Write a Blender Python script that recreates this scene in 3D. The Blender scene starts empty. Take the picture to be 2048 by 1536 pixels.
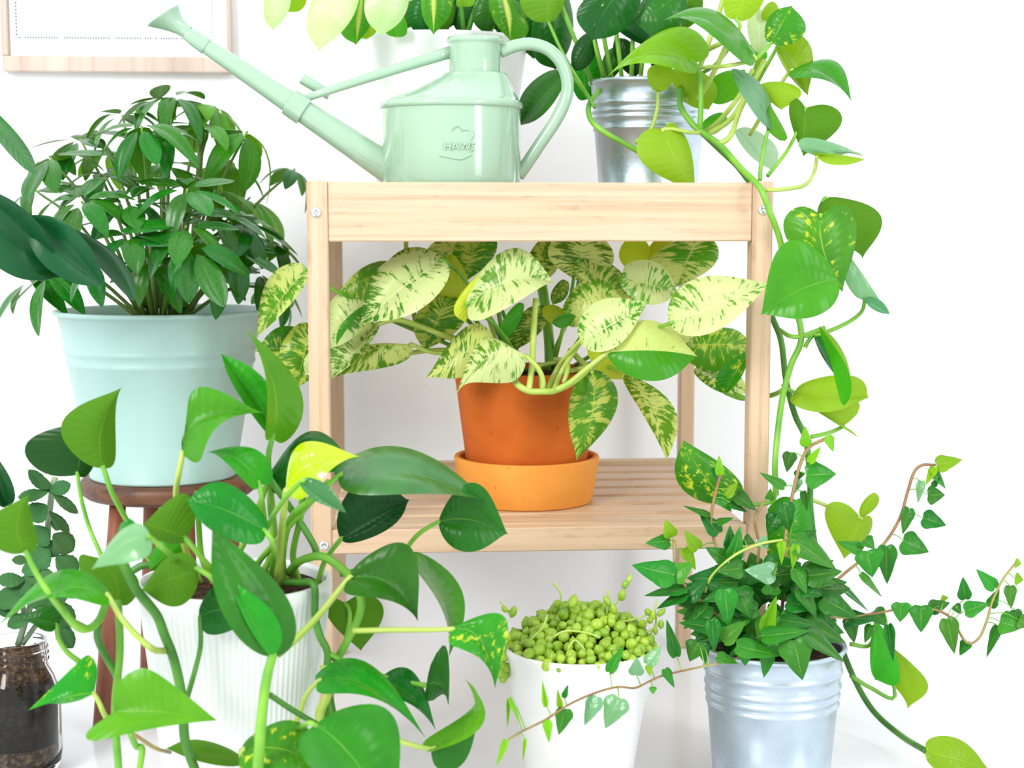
import bpy, math, random
from mathutils import Vector, Matrix
random.seed(11)
S = bpy.context.scene
COL = S.collection
pi = math.pi

# ------------------------------------------------------------------ camera
F = 3200.0                      # focal length in pixels of the 2048 px wide frame
CAM_H = 0.525
YAW, PITCH = math.radians(4.0), math.radians(6.03)
cam_data = bpy.data.cameras.new('camera'); cam = bpy.data.objects.new('camera', cam_data); COL.objects.link(cam)
cam.location = (0, 0, CAM_H)
cam.rotation_euler = (pi/2 - PITCH, 0, -YAW)
cam_data.sensor_width = 36.0
cam_data.lens = F/2048*36
cam_data.dof.use_dof = True
cam_data.dof.focus_distance = 1.47
cam_data.dof.aperture_fstop = 8.0
S.camera = cam
ROT = cam.rotation_euler.to_matrix()

# ------------------------------------------------------------------ light
world = bpy.data.worlds.new('world'); S.world = world; world.use_nodes = True
world.node_tree.nodes['Background'].inputs[0].default_value = (0.93, 0.97, 1.0, 1)
world.node_tree.nodes['Background'].inputs[1].default_value = 0.86
def area(name, loc, target, sx, sy, power, col=(1, 1, 1)):
    l = bpy.data.lights.new(name, 'AREA'); l.shape = 'RECTANGLE'; l.size = sx; l.size_y = sy; l.energy = power; l.color = col
    o = bpy.data.objects.new(name, l); COL.objects.link(o); o.location = loc
    o.rotation_euler = (Vector(target) - Vector(loc)).to_track_quat('-Z', 'Y').to_euler()
area('window_light', (-1.5, -0.55, 1.75), (0.0, 1.6, 0.35), 0.95, 1.1, 40, (1, 0.99, 0.97))
area('fill_light_right', (1.7, -0.2, 1.2), (0.1, 1.7, 0.3), 0.5, 1.5, 12, (0.95, 0.98, 1))  # added fill lamp, brightens the shaded shelf and gives the metal highlights
S.view_settings.view_transform = 'Standard'
S.view_settings.look = 'None'
S.view_settings.gamma = 1
S.view_settings.use_curve_mapping = False
S.view_settings.exposure = 0.66

# ------------------------------------------------------------------ helpers
def ray(px, py):
    return (ROT @ Vector(((px-1024)/F, (768-py)/F, -1.0)))
def P(px, py, Y):               # the point seen at a pixel on the wall-parallel plane at distance Y
    r = ray(px, py)
    return Vector((0, 0, CAM_H)) + r*(Y/r.y)
def PZ(px, py, Z):
    r = ray(px, py)
    return Vector((0, 0, CAM_H)) + r*((Z-CAM_H)/r.z)
def mpp(Y): return Y/F          # metres per pixel at distance Y
ABS = {}
def thing(name, label, cat, loc, group=None):
    o = bpy.data.objects.new(name, None); COL.objects.link(o)
    o.location = loc; o.empty_display_size = .02
    o['label'] = label; o['category'] = cat
    if group: o['group'] = group
    ABS[o.name] = Vector(loc)
    return o
def obj(name, V, Fc, mat, parent=None, origin=None, uv=None, smooth=True, label=None, kind=None):
    origin = Vector(origin) if origin is not None else (sum((Vector(v) for v in V), Vector())/len(V))
    me = bpy.data.meshes.new(name)
    me.from_pydata([tuple(Vector(v)-origin) for v in V], [], Fc)
    if uv:
        ul = me.uv_layers.new(name='UVMap')
        buf = []
        for poly in me.polygons:
            for vi in poly.vertices: buf += uv[vi]
        ul.data.foreach_set('uv', buf)
    if smooth: me.polygons.foreach_set('use_smooth', [True]*len(me.polygons))
    if mat: me.materials.append(mat)
    o = bpy.data.objects.new(name, me); COL.objects.link(o)
    ABS[o.name] = origin
    if parent is not None:
        o.parent = parent; o.location = origin - ABS[parent.name]
    else: o.location = origin
    if label: o['label'] = label
    if kind: o['kind'] = kind
    return o
def sharp(o, angle=35):
    me = o.data
    me.update()
    ed = {}
    for p in me.polygons:
        for k in p.edge_keys: ed.setdefault(k, []).append(p.normal)
    a = math.cos(math.radians(angle))
    at = me.attributes.new('sharp_edge', 'BOOLEAN', 'EDGE')
    for i, e in enumerate(me.edges):
        n = ed.get(tuple(sorted(e.vertices)), [])
        at.data[i].value = len(n) == 2 and n[0].dot(n[1]) < a
    return o
def lathe(prof, seg=64, c=(0, 0, 0), flute=None):
    c = Vector(c); V = []; Fc = []
    for (r, z) in prof:
        for k in range(seg):
            a = 2*pi*k/seg
            rr = r + (flute(a, z, r) if flute else 0)
            V.append(c + Vector((rr*math.cos(a), rr*math.sin(a), z)))
    for i in range(len(prof)-1):
        for k in range(seg):
            k2 = (k+1) % seg
            Fc.append((i*seg+k, i*seg+k2, (i+1)*seg+k2, (i+1)*seg+k))
    if prof[0][0] > 1e-6: Fc.append(tuple(range(seg))[::-1])
    return V, Fc
def catmull(pts, n):
    pts = [Vector(p) for p in pts]
    if len(pts) == 2: return [pts[0].lerp(pts[1], i/n) for i in range(n+1)]
    q = [2*pts[0]-pts[1]] + pts + [2*pts[-1]-pts[-2]]
    out = []
    for i in range(len(pts)-1):
        a, b, c, d = q[i:i+4]
        for k in range(n):
            t = k/n
            out.append(.5*((2*b)+(c-a)*t+(2*a-5*b+4*c-d)*t*t+(3*b-a-3*c+d)*t**3))
    out.append(pts[-1])
    return out
def tube(pts, r, seg=8, n=6, cap=True, smoothpath=True):
    path = catmull(pts, n) if smoothpath else [Vector(p) for p in pts]
    m = len(path)
    rad = (lambda t: r) if not callable(r) and not isinstance(r, (tuple, list)) else ((lambda t: r[0]+(r[1]-r[0])*t) if not callable(r) else r)
    V = []; Fc = []
    up = None
    for i, p in enumerate(path):
        d = (path[min(i+1, m-1)]-path[max(i-1, 0)])
        d = d.normalized() if d.length > 1e-9 else Vector((0, 0, 1))
        if up is None: up = d.orthogonal().normalized()
        up = (up - d*up.dot(d)); up = up.normalized() if up.length > 1e-6 else d.orthogonal().normalized()
        s = d.cross(up)
        rr = rad(i/(m-1))
        for k in range(seg):
            a = 2*pi*k/seg
            V.append(p + (up*math.cos(a)+s*math.sin(a))*rr)
    for i in range(m-1):
        for k in range(seg):
            k2 = (k+1) % seg
            Fc.append((i*seg+k, i*seg+k2, (i+1)*seg+k2, (i+1)*seg+k))
    if cap:
        Fc.append(tuple(range(seg))[::-1]); Fc.append(tuple((m-1)*seg+k for k in range(seg)))
    return V, Fc
def box(x0, x1, y0, y1, z0, z1, b=0.0012):
    # box with chamfered edges
    V = []; Fc = []
    def P8(ax):
        r = []
        for sx in (0, 1):
            for sy in (0, 1):
                for sz in (0, 1):
                    x = (x0, x1)[sx]; y = (y0, y1)[sy]; z = (z0, z1)[sz]
                    if ax != 0: x += b*(1-2*sx)
                    if ax != 1: y += b*(1-2*sy)
                    if ax != 2: z += b*(1-2*sz)
                    r.append((x, y, z))
        return r
    for ax in range(3): V += P8(ax)
    I = lambda ax, sx, sy, sz: ax*8+sx*4+sy*2+sz
    for s in (0, 1):
        Fc.append([I(0, s, 0, 0), I(0, s, 1, 0), I(0, s, 1, 1), I(0, s, 0, 1)][::1 if s else -1])
        Fc.append([I(1, 0, s, 0), I(1, 1, s, 0), I(1, 1, s, 1), I(1, 0, s, 1)][::-1 if s else 1])
        Fc.append([I(2, 0, 0, s), I(2, 1, 0, s), I(2, 1, 1, s), I(2, 0, 1, s)][::1 if s else -1])
    for a in (0, 1):
        for c in (0, 1):
            Fc.append([I(0, a, c, 0), I(0, a, c, 1), I(1, a, c, 1), I(1, a, c, 0)])
            Fc.append([I(0, a, 0, c), I(0, a, 1, c), I(2, a, 1, c), I(2, a, 0, c)])
            Fc.append([I(1, 0, a, c), I(1, 1, a, c), I(2, 1, a, c), I(2, 0, a, c)])
    for sx in (0, 1):
        for sy in (0, 1):
            for sz in (0, 1): Fc.append([I(0, sx, sy, sz), I(1, sx, sy, sz), I(2, sx, sy, sz)])
    # outward winding
    c = Vector(((x0+x1)/2, (y0+y1)/2, (z0+z1)/2)); G = []
    for f in Fc:
        a, bb, d = (Vector(V[i]) for i in f[:3])
        nrm = (bb-a).cross(d-a); m = sum((Vector(V[i]) for i in f), Vector())/len(f)
        G.append(tuple(f) if nrm.dot(m-c) > 0 else tuple(f[::-1]))
    return V, G

# ------------------------------------------------------------------ materials
class NT:
    def __init__(s, name):
        s.m = bpy.data.materials.new(name); s.m.use_nodes = True
        s.t = s.m.node_tree; s.N = s.t.nodes; s.L = s.t.links
        s.b = s.N['Principled BSDF']; s.o = s.N['Material Output']
    def n(s, typ, **kw):
        x = s.N.new(typ)
        for k, v in kw.items(): setattr(x, k, v)
        return x
    def set(s, node, key, v):
        if hasattr(v, 'is_output'): s.L.new(v, node.inputs[key])
        else: node.inputs[key].default_value = v
    def math(s, op, a, b=None, c=None, clamp=False):
        x = s.n('ShaderNodeMath', operation=op); x.use_clamp = clamp
        for i, v in enumerate((a, b, c)):
            if v is not None: s.set(x, i, v)
        return x.outputs[0]
    def mix(s, f, a, b):
        x = s.n('ShaderNodeMix', data_type='RGBA')
        s.set(x, 0, f); s.set(x, 6, a if hasattr(a, 'is_output') else (*a[:3], 1)); s.set(x, 7, b if hasattr(b, 'is_output') else (*b[:3], 1))
        return x.outputs[2]
    def noise(s, vec=None, scale=5, detail=2, rough=.5, scl=None, out=0):
        if scl is not None:
            mp = s.n('ShaderNodeMapping'); s.L.new(vec, mp.inputs[0]); mp.inputs['Scale'].default_value = scl; vec = mp.outputs[0]
        x = s.n('ShaderNodeTexNoise'); x.inputs['Scale'].default_value = scale; x.inputs['Detail'].default_value = detail; x.inputs['Roughness'].default_value = rough
        if vec is not None: s.L.new(vec, x.inputs['Vector'])
        return x.outputs[out]
    def ramp(s, v, a, b):
        x = s.n('ShaderNodeMapRange'); x.clamp = True
        s.set(x, 0, v); x.inputs[1].default_value = a; x.inputs[2].default_value = b
        return x.outputs[0]
    def bump(s, h, strength=.3, dist=.002):
        x = s.n('ShaderNodeBump'); x.inputs['Strength'].default_value = strength; x.inputs['Distance'].default_value = dist
        s.L.new(h, x.inputs['Height']); s.L.new(x.outputs[0], s.b.inputs['Normal'])
    def co(s, k='Object'): return s.n('ShaderNodeTexCoord').outputs[k]
    def base(s, c): s.set(s.b, 'Base Color', c if hasattr(c, 'is_output') else (*c[:3], 1))
def plain(name, col, rough=.5, metal=0, coat=0, spec=.5, var=None, vs=30, bump=0):
    t = NT(name); t.b.inputs['Roughness'].default_value = rough; t.b.inputs['Metallic'].default_value = metal
    t.b.inputs['Coat Weight'].default_value = coat; t.b.inputs['Coat Roughness'].default_value = .08
    t.b.inputs['Specular IOR Level'].default_value = spec
    nz = t.noise(t.co(), vs, 3)
    t.base(t.mix(t.ramp(nz, .35, .65), col, var if var else [c*.97 for c in col]))
    if bump: t.bump(nz, bump, .002)
    return t.m
def leafmat(name, top, back, vein, top2=None, var=None, thr=.55, vscale=(9, 3.5), soft=.05, rough=.27, trans=.22, half=None, patch=None, midw=.035, veinf=14, gloss=.25, quilt=.55):
    t = NT(name)
    uv = t.co('UV'); sx = t.n('ShaderNodeSeparateXYZ'); t.L.new(uv, sx.inputs[0]); u, v = sx.outputs[0], sx.outputs[1]
    R = t.n('ShaderNodeObjectInfo').outputs['Random']
    side = t.math('SUBTRACT', v, .5)
    dist = t.math('MULTIPLY', t.math('ABSOLUTE', side), 2.0)
    col = t.mix(t.ramp(t.noise(t.co(), 28, 3), .35, .7), top, top2 if top2 else [c*.8 for c in top])
    hs = t.n('ShaderNodeHueSaturation'); t.L.new(col, hs.inputs['Color'])
    t.L.new(t.math('MULTIPLY_ADD', R, .035, .483), hs.inputs['Hue'])
    r2 = t.math('FRACT', t.math('MULTIPLY', R, 7.31))
    t.L.new(t.math('MULTIPLY_ADD', r2, .45, .8), hs.inputs['Value']); col = hs.outputs[0]
    wave = t.math('ABSOLUTE', t.math('SINE', t.math('MULTIPLY_ADD', u, veinf*pi, R)))
    line = t.math('MULTIPLY', t.ramp(wave, .16, .0), t.math('SUBTRACT', 1.0, dist, clamp=True))
    if var:
        cb = t.n('ShaderNodeCombineXYZ')
        t.L.new(t.math('MULTIPLY', u, vscale[0]), cb.inputs[0]); t.L.new(t.math('MULTIPLY', v, vscale[1]), cb.inputs[1]); t.L.new(t.math('MULTIPLY', R, 60), cb.inputs[2])
        nz = t.noise(cb.outputs[0], 1.0, 5, .68)
        if patch:
            cb2 = t.n('ShaderNodeCombineXYZ'); t.L.new(u, cb2.inputs[0]); t.L.new(v, cb2.inputs[1]); t.L.new(t.math('MULTIPLY', R, 31), cb2.inputs[2])
            nz = t.math('ADD', nz, t.math('MULTIPLY', t.math('SUBTRACT', t.noise(cb2.outputs[0], 2.4, 1), .5), patch))
        col = t.mix(t.ramp(nz, thr, thr+soft), col, var)
    if half is not None:
        col = t.mix(t.ramp(side, .0, .02), col, half)
    col = t.mix(t.math('MULTIPLY', line, .15), col, vein)
    mid = t.ramp(t.math('ADD', dist, t.math('MULTIPLY', u, .02)), midw, midw*.35)
    col = t.mix(t.math('MULTIPLY', mid, .75), col, vein)
    bk = t.mix(t.math('MULTIPLY', line, .3), back, vein)
    bk = t.mix(t.math('MULTIPLY', mid, .7), bk, vein)
    if var: bk = t.mix(t.math('MULTIPLY', t.ramp(nz, thr, thr+.12), .6), bk, var)
    bf = t.n('ShaderNodeNewGeometry').outputs['Backfacing']
    col = t.mix(bf, col, bk)
    t.base(col)
    t.set(t.b, 'Roughness', t.math('MULTIPLY_ADD', bf, .2, rough)); t.b.inputs['Specular IOR Level'].default_value = gloss
    h = t.math('ADD', t.math('MULTIPLY', t.math('MULTIPLY', t.math('SINE', t.math('MULTIPLY_ADD', u, veinf*pi*2, R)), t.math('MULTIPLY', t.math('MULTIPLY', dist, 2.2), t.math('SUBTRACT', 1.2, dist))), quilt), t.math('MULTIPLY', mid, -1.0))
    h = t.math('ADD', h, t.math('MULTIPLY', t.noise(t.co(), 60, 2), .5))
    t.bump(h, .22, .0013)
    if trans:
        tr = t.n('ShaderNodeBsdfTranslucent')
        g = t.n('ShaderNodeHueSaturation'); g.inputs['Hue'].default_value = .485; g.inputs['Saturation'].default_value = 1.1; g.inputs['Value'].default_value = 1.7
        t.L.new(col, g.inputs['Color']); t.L.new(g.outputs[0], tr.inputs[0])
        mx = t.n('ShaderNodeMixShader'); mx.inputs[0].default_value = trans
        t.L.new(t.b.outputs[0], mx.inputs[1]); t.L.new(tr.outputs[0], mx.inputs[2]); t.L.new(mx.outputs[0], t.o.inputs[0])
    return t.m
def bamboo(name, axis, a=(.63, .455, .315), b=(.46, .285, .17)):
    t = NT(name); co = t.co()
    sc = [1.0, 1.0, 1.0]
    for i in range(3): sc[i] = 2.2 if i == axis else 95
    fine = t.noise(co, 1.6, 4, .6, sc)
    sc2 = [2.0 if i == axis else 28 for i in range(3)]
    broad = t.noise(co, 1.3, 2, .5, sc2)
    sc3 = [45 if i == axis else 130 for i in range(3)]
    dash = t.noise(co, 1.0, 2, .5, sc3)
    c = t.mix(t.ramp(broad, .3, .7), a, [x*y for x, y in zip(a, (.97, .93, .86))])
    c = t.mix(t.math('MULTIPLY', t.ramp(fine, .46, .70), .75), c, b)
    c = t.mix(t.math('MULTIPLY', t.math('MULTIPLY', t.ramp(dash, .58, .7), t.ramp(fine, .45, .6)), .55), c, [x*.8 for x in b])
    t.base(c); t.b.inputs['Roughness'].default_value = .42
    t.bump(fine, .12, .0006)
    return t.m
M = {}
M['wall'] = plain('white_wall_paint', (.89, .89, .90), .75, vs=45, bump=.12, var=(.87, .875, .885))
M['floor'] = plain('white_floor', (.85, .86, .88), .16, vs=6, var=(.835, .845, .865))
M['bam_x'] = bamboo('bamboo_along', 0); M['bam_y'] = bamboo('bamboo_deep', 1); M['bam_z'] = bamboo('bamboo_upright', 2)
M['screw'] = plain('steel_screw', (.78, .82, .86), .22, 1.0)
M['mint'] = plain('mint_enamel', (.36, .545, .50), .38, coat=.15, spec=.45)
M['can'] = plain('sage_green_plastic', (.325, .485, .345), .16, coat=.6)
M['white_pot'] = plain('white_glazed_pot', (.74, .76, .745), .3, coat=.3)
M['pearl_pot'] = plain('white_plastic_pot', (.77, .755, .735), .32, coat=.15)
M['white_pot_matt'] = plain('matt_white_pot', (.86, .87, .87), .5)
def terracotta(name, c1, c2):
    t = NT(name); co = t.co()
    c = t.mix(t.ramp(t.noise(co, 14, 4, .6), .3, .7), c1, c2)
    c = t.mix(t.math('MULTIPLY', t.ramp(t.noise(co, 90, 2), .68, .74), .5), c, [x*.7 for x in c2])
    t.base(c); t.b.inputs['Roughness'].default_value = .75; t.b.inputs['Specular IOR Level'].default_value = .25
    t.bump(t.noise(co, 160, 3), .1, .0008)
    return t.m
M['terra'] = terracotta('aged_terracotta', (.60, .135, .014), (.46, .09, .010))
M['terra_light'] = terracotta('new_terracotta', (.78, .32, .055), (.70, .255, .04))
def zinc():
    t = NT('galvanised_steel'); co = t.co()
    v = t.n('ShaderNodeTexVoronoi'); v.inputs['Scale'].default_value = 260; t.L.new(co, v.inputs['Vector'])
    s = t.noise(co, 1.4, 3, .5, (14, 14, 420))
    c = t.mix(t.ramp(t.noise(co, 40, 3), .3, .7), (.56, .64, .71), (.46, .545, .615))
    t.base(c); t.b.inputs['Metallic'].default_value = .92
    t.set(t.b, 'Roughness', t.math('MULTIPLY_ADD', v.outputs['Distance'], .12, .26))
    t.bump(s, .1, .0006)
    return t.m
M['zinc'] = zinc()
def soilmat(name, a=(.03, .016, .01), b=(.15, .075, .04)):
    t = NT(name); co = t.co(); nz = t.noise(co, 190, 4, .7)
    t.base(t.mix(t.ramp(nz, .45, .72), a, b)); t.b.inputs['Roughness'].default_value = .9; t.b.inputs['Specular IOR Level'].default_value = .1; t.bump(nz, 1.0, .004)
    return t.m
M['soil'] = soilmat('dark_potting_soil')
M['soil_dark'] = soilmat('black_jar_soil', (.010, .006, .004), (.045, .024, .015))
M['gravel'] = soilmat('brown_gravel', (.05, .02, .008), (.42, .22, .09))
M['pebble'] = soilmat('pebble_layer', (.05, .03, .02), (.33, .2, .11))
def darkwood(name, a, b, axis=2):
    t = NT(name); sc = [60, 60, 60]; sc[axis] = 5
    co = t.co(); nz = t.noise(co, 1.2, 5, .65, sc)
    c = t.mix(t.ramp(nz, .35, .68), a, b); t.base(c); t.b.inputs['Roughness'].default_value = .5; t.bump(nz, .25, .001)
    return t.m
M['seat'] = darkwood('dark_walnut_seat', (.035, .012, .006), (.20, .075, .03), 0)
M['stool_leg'] = darkwood('reddish_stool_leg', (.16, .045, .02), (.27, .085, .035), 2)
def ash():
    t = NT('pale_ash_frame'); co = t.co(); nz = t.noise(co, 1.0, 4, .6, (85, 5, 5)); n2 = t.noise(co, 1.0, 2, .5, (22, 2, 2))
    c = t.mix(t.ramp(n2, .35, .65), (.62, .52, .44), (.52, .40, .33)); c = t.mix(t.math('MULTIPLY', t.ramp(nz, .5, .75), .45), c, (.33, .215, .15))
    t.base(c); t.b.inputs['Roughness'].default_value = .6
    return t.m
M['ash'] = ash()
M['paper'] = plain('white_print_paper', (.92, .93, .94), .6)
M['ink'] = plain('blue_grey_ink', (.04, .07, .13), .7)
M['ink_pale'] = plain('pale_blue_ink', (.45, .56, .68), .7)
def glassmat():
    t = NT('clear_jar_glass'); t.b.inputs['Transmission Weight'].default_value = 1; t.b.inputs['Roughness'].default_value = .02
    t.b.inputs['IOR'].default_value = 1.3
    t.base(t.mix(t.ramp(t.noise(t.co(), 20, 2), .3, .7), (.97, .99, .98), (.95, .98, .97))); t.bump(t.noise(t.co(), 25, 2), .05, .002)
    return t.m
M['glass'] = glassmat()
def stemmat(name, a, b, rough=.4):
    t = NT(name); co = t.co(); c = t.mix(t.ramp(t.noise(co, 24, 3), .38, .66), a, b)
    t.base(c); t.b.inputs['Roughness'].default_value = rough
    return t.m
M['st_green'] = stemmat('green_stem', (.10, .33, .02), (.22, .48, .04))
M['st_dark'] = stemmat('dark_green_vine', (.035, .16, .012), (.09, .30, .025))
M['st_pale'] = stemmat('pale_stem', (.44, .54, .12), (.32, .46, .06))
M['st_brown'] = stemmat('reddish_vine', (.26, .11, .05), (.33, .30, .07))
M['st_scheff'] = stemmat('schefflera_stalk', (.10, .26, .03), (.22, .30, .07))
M['st_grey'] = stemmat('grey_green_stem', (.33, .42, .28), (.24, .34, .2), .7)
# leaves: upper side, underside, veins
M['dk'] = leafmat('pothos_leaf_deep', (.010, .105, .006), (.075, .20, .010), (.10, .28, .035), (.014, .145, .008), trans=.10, gloss=.22)
M['vdk'] = leafmat('pothos_leaf_darkest', (.005, .060, .007), (.035, .14, .008), (.04, .17, .02), (.008, .080, .008), rough=.3, trans=.08, gloss=.22)
M['md'] = leafmat('pothos_leaf_green', (.020, .19, .008), (.11, .28, .014), (.14, .36, .04), (.034, .25, .010), trans=.15, gloss=.22)
M['br'] = leafmat('pothos_leaf_fresh', (.045, .27, .010), (.18, .36, .016), (.22, .44, .05), (.07, .33, .014), gloss=.22)
M['lm'] = leafmat('pothos_leaf_backlit_lime', (.17, .36, .010), (.22, .40, .014), (.36, .50, .07), (.13, .32, .010), trans=.28)  # base colour includes the glow of light passing through the blade
M['yl'] = leafmat('pothos_leaf_yellow', (.36, .52, .006), (.42, .54, .015), (.54, .64, .08), (.26, .46, .006), rough=.16, gloss=.8)
M['un'] = leafmat('pothos_leaf_underside', (.055, .185, .005), (.060, .185, .005), (.15, .27, .018), (.042, .15, .004), rough=.5, trans=.2, gloss=.22)
M['gy'] = leafmat('pothos_leaf_sheen', (.016, .15, .020), (.14, .30, .07), (.09, .26, .06), (.03, .20, .035), rough=.26, gloss=.8, trans=.1)
M['gd'] = leafmat('golden_pothos_leaf', (.024, .20, .008), (.14, .32, .014), (.28, .46, .05), (.045, .27, .010), var=(.50, .58, .04), thr=.585, vscale=(12, 6), soft=.10, patch=.45, trans=.15)
M['gdd'] = leafmat('dark_golden_pothos_leaf', (.008, .09, .008), (.035, .15, .008), (.05, .2, .02), (.014, .12, .008), var=(.36, .48, .04), thr=.64, vscale=(16, 11), soft=.06, trans=.1)
M['mq'] = leafmat('marbled_leaf', (.085, .25, .012), (.34, .44, .055), (.50, .58, .22), (.055, .20, .010), var=(.50, .575, .16), thr=.44, vscale=(30, 3.0), soft=.07, patch=.5, trans=.2, midw=.05)
M['mqw'] = leafmat('pale_marbled_leaf', (.11, .29, .018), (.42, .52, .10), (.60, .66, .34), (.07, .23, .012), var=(.53, .62, .26), thr=.40, vscale=(28, 3.0), soft=.07, patch=.5, trans=.18, midw=.05)
M['mqd'] = leafmat('green_marbled_leaf', (.035, .18, .008), (.22, .34, .03), (.36, .46, .08), (.06, .22, .010), var=(.40, .48, .085), thr=.49, vscale=(28, 3.0), soft=.08, patch=.5, trans=.18, midw=.05)
M['mqy'] = leafmat('yellow_marbled_leaf', (.42, .52, .035), (.50, .56, .07), (.58, .62, .15), (.36, .46, .028), var=(.22, .36, .02), thr=.68, vscale=(20, 4), soft=.05, trans=.28)
M['mqh'] = leafmat('half_green_marbled_leaf', (.085, .25, .012), (.34, .44, .055), (.50, .58, .22), var=(.50, .59, .17), thr=.33, vscale=(30, 3.0), soft=.06, half=(.045, .25, .010), trans=.18)
M['cr'] = leafmat('cream_leaf', (.50, .62, .34), (.54, .64, .38), (.60, .68, .46), (.40, .56, .22), trans=.3)
M['ph'] = leafmat('yellow_centred_leaf', (.030, .20, .008), (.09, .26, .010), (.56, .60, .12), (.06, .28, .012), midw=.22, var=(.40, .50, .06), thr=.60, vscale=(10, 6), soft=.12)
M['sc'] = leafmat('schefflera_leaflet', (.012, .115, .006), (.06, .23, .010), (.13, .27, .05), (.022, .175, .008), rough=.2, gloss=.42, quilt=.0, veinf=9, trans=.12)
M['scl'] = leafmat('young_schefflera_leaflet', (.045, .21, .010), (.11, .31, .018), (.2, .38, .05), (.08, .27, .012), rough=.3, quilt=.0, veinf=9)
M['mo'] = leafmat('split_leaf_green', (.004, .058, .012), (.008, .08, .010), (.012, .10, .02), (.006, .075, .016), quilt=.1, rough=.36, gloss=.22, trans=.04)
M['su'] = leafmat('felted_succulent_leaf', (.032, .115, .030), (.08, .19, .06), (.06, .16, .05), (.05, .15, .042), rough=.7, trans=.05, veinf=5, gloss=.22)
M['iv'] = leafmat('ivy_leaf', (.012, .115, .010), (.08, .24, .035), (.2, .36, .07), (.020, .165, .012), rough=.28, veinf=5, midw=.05, trans=.12, gloss=.22)
M['ivm'] = leafmat('mid_ivy_leaf', (.026, .19, .014), (.12, .3, .05), (.24, .42, .09), (.045, .24, .018), rough=.28, veinf=5, midw=.05, trans=.15, gloss=.22)
M['ivl'] = leafmat('young_ivy_leaf', (.14, .36, .010), (.22, .42, .025), (.36, .52, .09), (.20, .42, .014), rough=.4, veinf=5, trans=.3)
M['ivp'] = leafmat('pale_or_sheen_leaf', (.15, .35, .16), (.30, .48, .28), (.28, .46, .26), (.11, .30, .11), rough=.28, veinf=5, gloss=.8)  # pale ivy; on some pothos leaves the paleness is painted sheen
def pearlmat():
    t = NT('pearl_leaf_green'); R = t.n('ShaderNodeObjectInfo').outputs['Random']
    c = t.mix(R, (.18, .34, .016), (.34, .50, .035)); c = t.mix(t.math('MULTIPLY', t.ramp(t.noise(t.co(), 120, 3), .5, .75), .35), c, (.44, .54, .1))
    t.base(c); t.b.inputs['Roughness'].default_value = .28; t.b.inputs['Subsurface Weight'].default_value = .15; t.b.inputs['Subsurface Radius'].default_value = (.004, .006, .001)
    return t.m
M['pearl'] = pearlmat()

# ------------------------------------------------------------------ leaf builders
PROF = {
 'heart': [(0, 0), (-.05, .20), (-.075, .45), (-.03, .70), (.08, .90), (.22, 1), (.38, .98), (.53, .85), (.67, .65), (.79, .42), (.90, .18), (.96, .06), (1, 0)],
 'ovate': [(0, 0), (-.01, .22), (.02, .50), (.09, .75), (.19, .92), (.32, 1), (.46, .96), (.60, .81), (.73, .58), (.84, .34), (.93, .13), (.97, .04), (1, 0)],
 'strap': [(0, 0), (.04, .18), (.10, .42), (.19, .70), (.31, .90), (.44, 1), (.58, .99), (.71, .88), (.82, .68), (.91, .42), (.97, .2), (1, 0)],
 'ivy': [(0, 0), (-.03, .25), (-.04, .50), (.02, .74), (.11, .92), (.22, 1), (.33, .92), (.44, .76), (.56, .64), (.69, .49), (.82, .30), (.93, .12), (1, 0)],
 'round': [(0, 0), (.06, .22), (.16, .42), (.28, .66), (.36, .76), (.42, .82), (.50, .97), (.58, .93), (.66, .99), (.76, .86), (.84, .80), (.93, .5), (.97, .3), (1, 0)],
 'tri': [(0, 0), (-.10, .3), (-.16, .62), (-.10, .88), (.04, 1), (.18, .93), (.34, .78), (.5, .6), (.65, .43), (.79, .26), (.91, .11), (1, 0)],
}
UMAX = {'heart': .26, 'ovate': .34, 'strap': .48, 'ivy': .24, 'round': .58, 'tri': .05}
KC = 3
def smooth_prof(pr):
    q = catmull([Vector((x, y, 0)) for x, y in pr], 2)
    return [(p.x, max(0, p.y)) for p in q]
for k_ in ('heart', 'ovate', 'strap', 'tri'): PROF[k_+'+'] = smooth_prof(PROF[k_]); UMAX[k_+'+'] = UMAX[k_]
def leaf_grid(prof, fm, fe, flip=False):
    pr = PROF[prof]; n = len(pr)-1; V = []; uv = []; Fc = []
    for i in range(n+1):
        u = i/n
        for sd in (-1, 1):
            pass
        row = []
        for j in range(-KC, KC+1):
            s = abs(j)/KC; sd = 0 if j < 0 else 1
            m = fm(u)
            p = m if j == 0 else fe(sd, pr[i], s, m)
            V.append(p); uv.append((u, .5+.5*j/KC))
    W = 2*KC+1
    for i in range(n):
        for j in range(W-1):
            q = (i*W+j, i*W+j+1, (i+1)*W+j+1, (i+1)*W+j)
            Fc.append(q if not flip else q[::-1])
    return V, Fc, uv
LEAFSEG = 0
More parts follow.
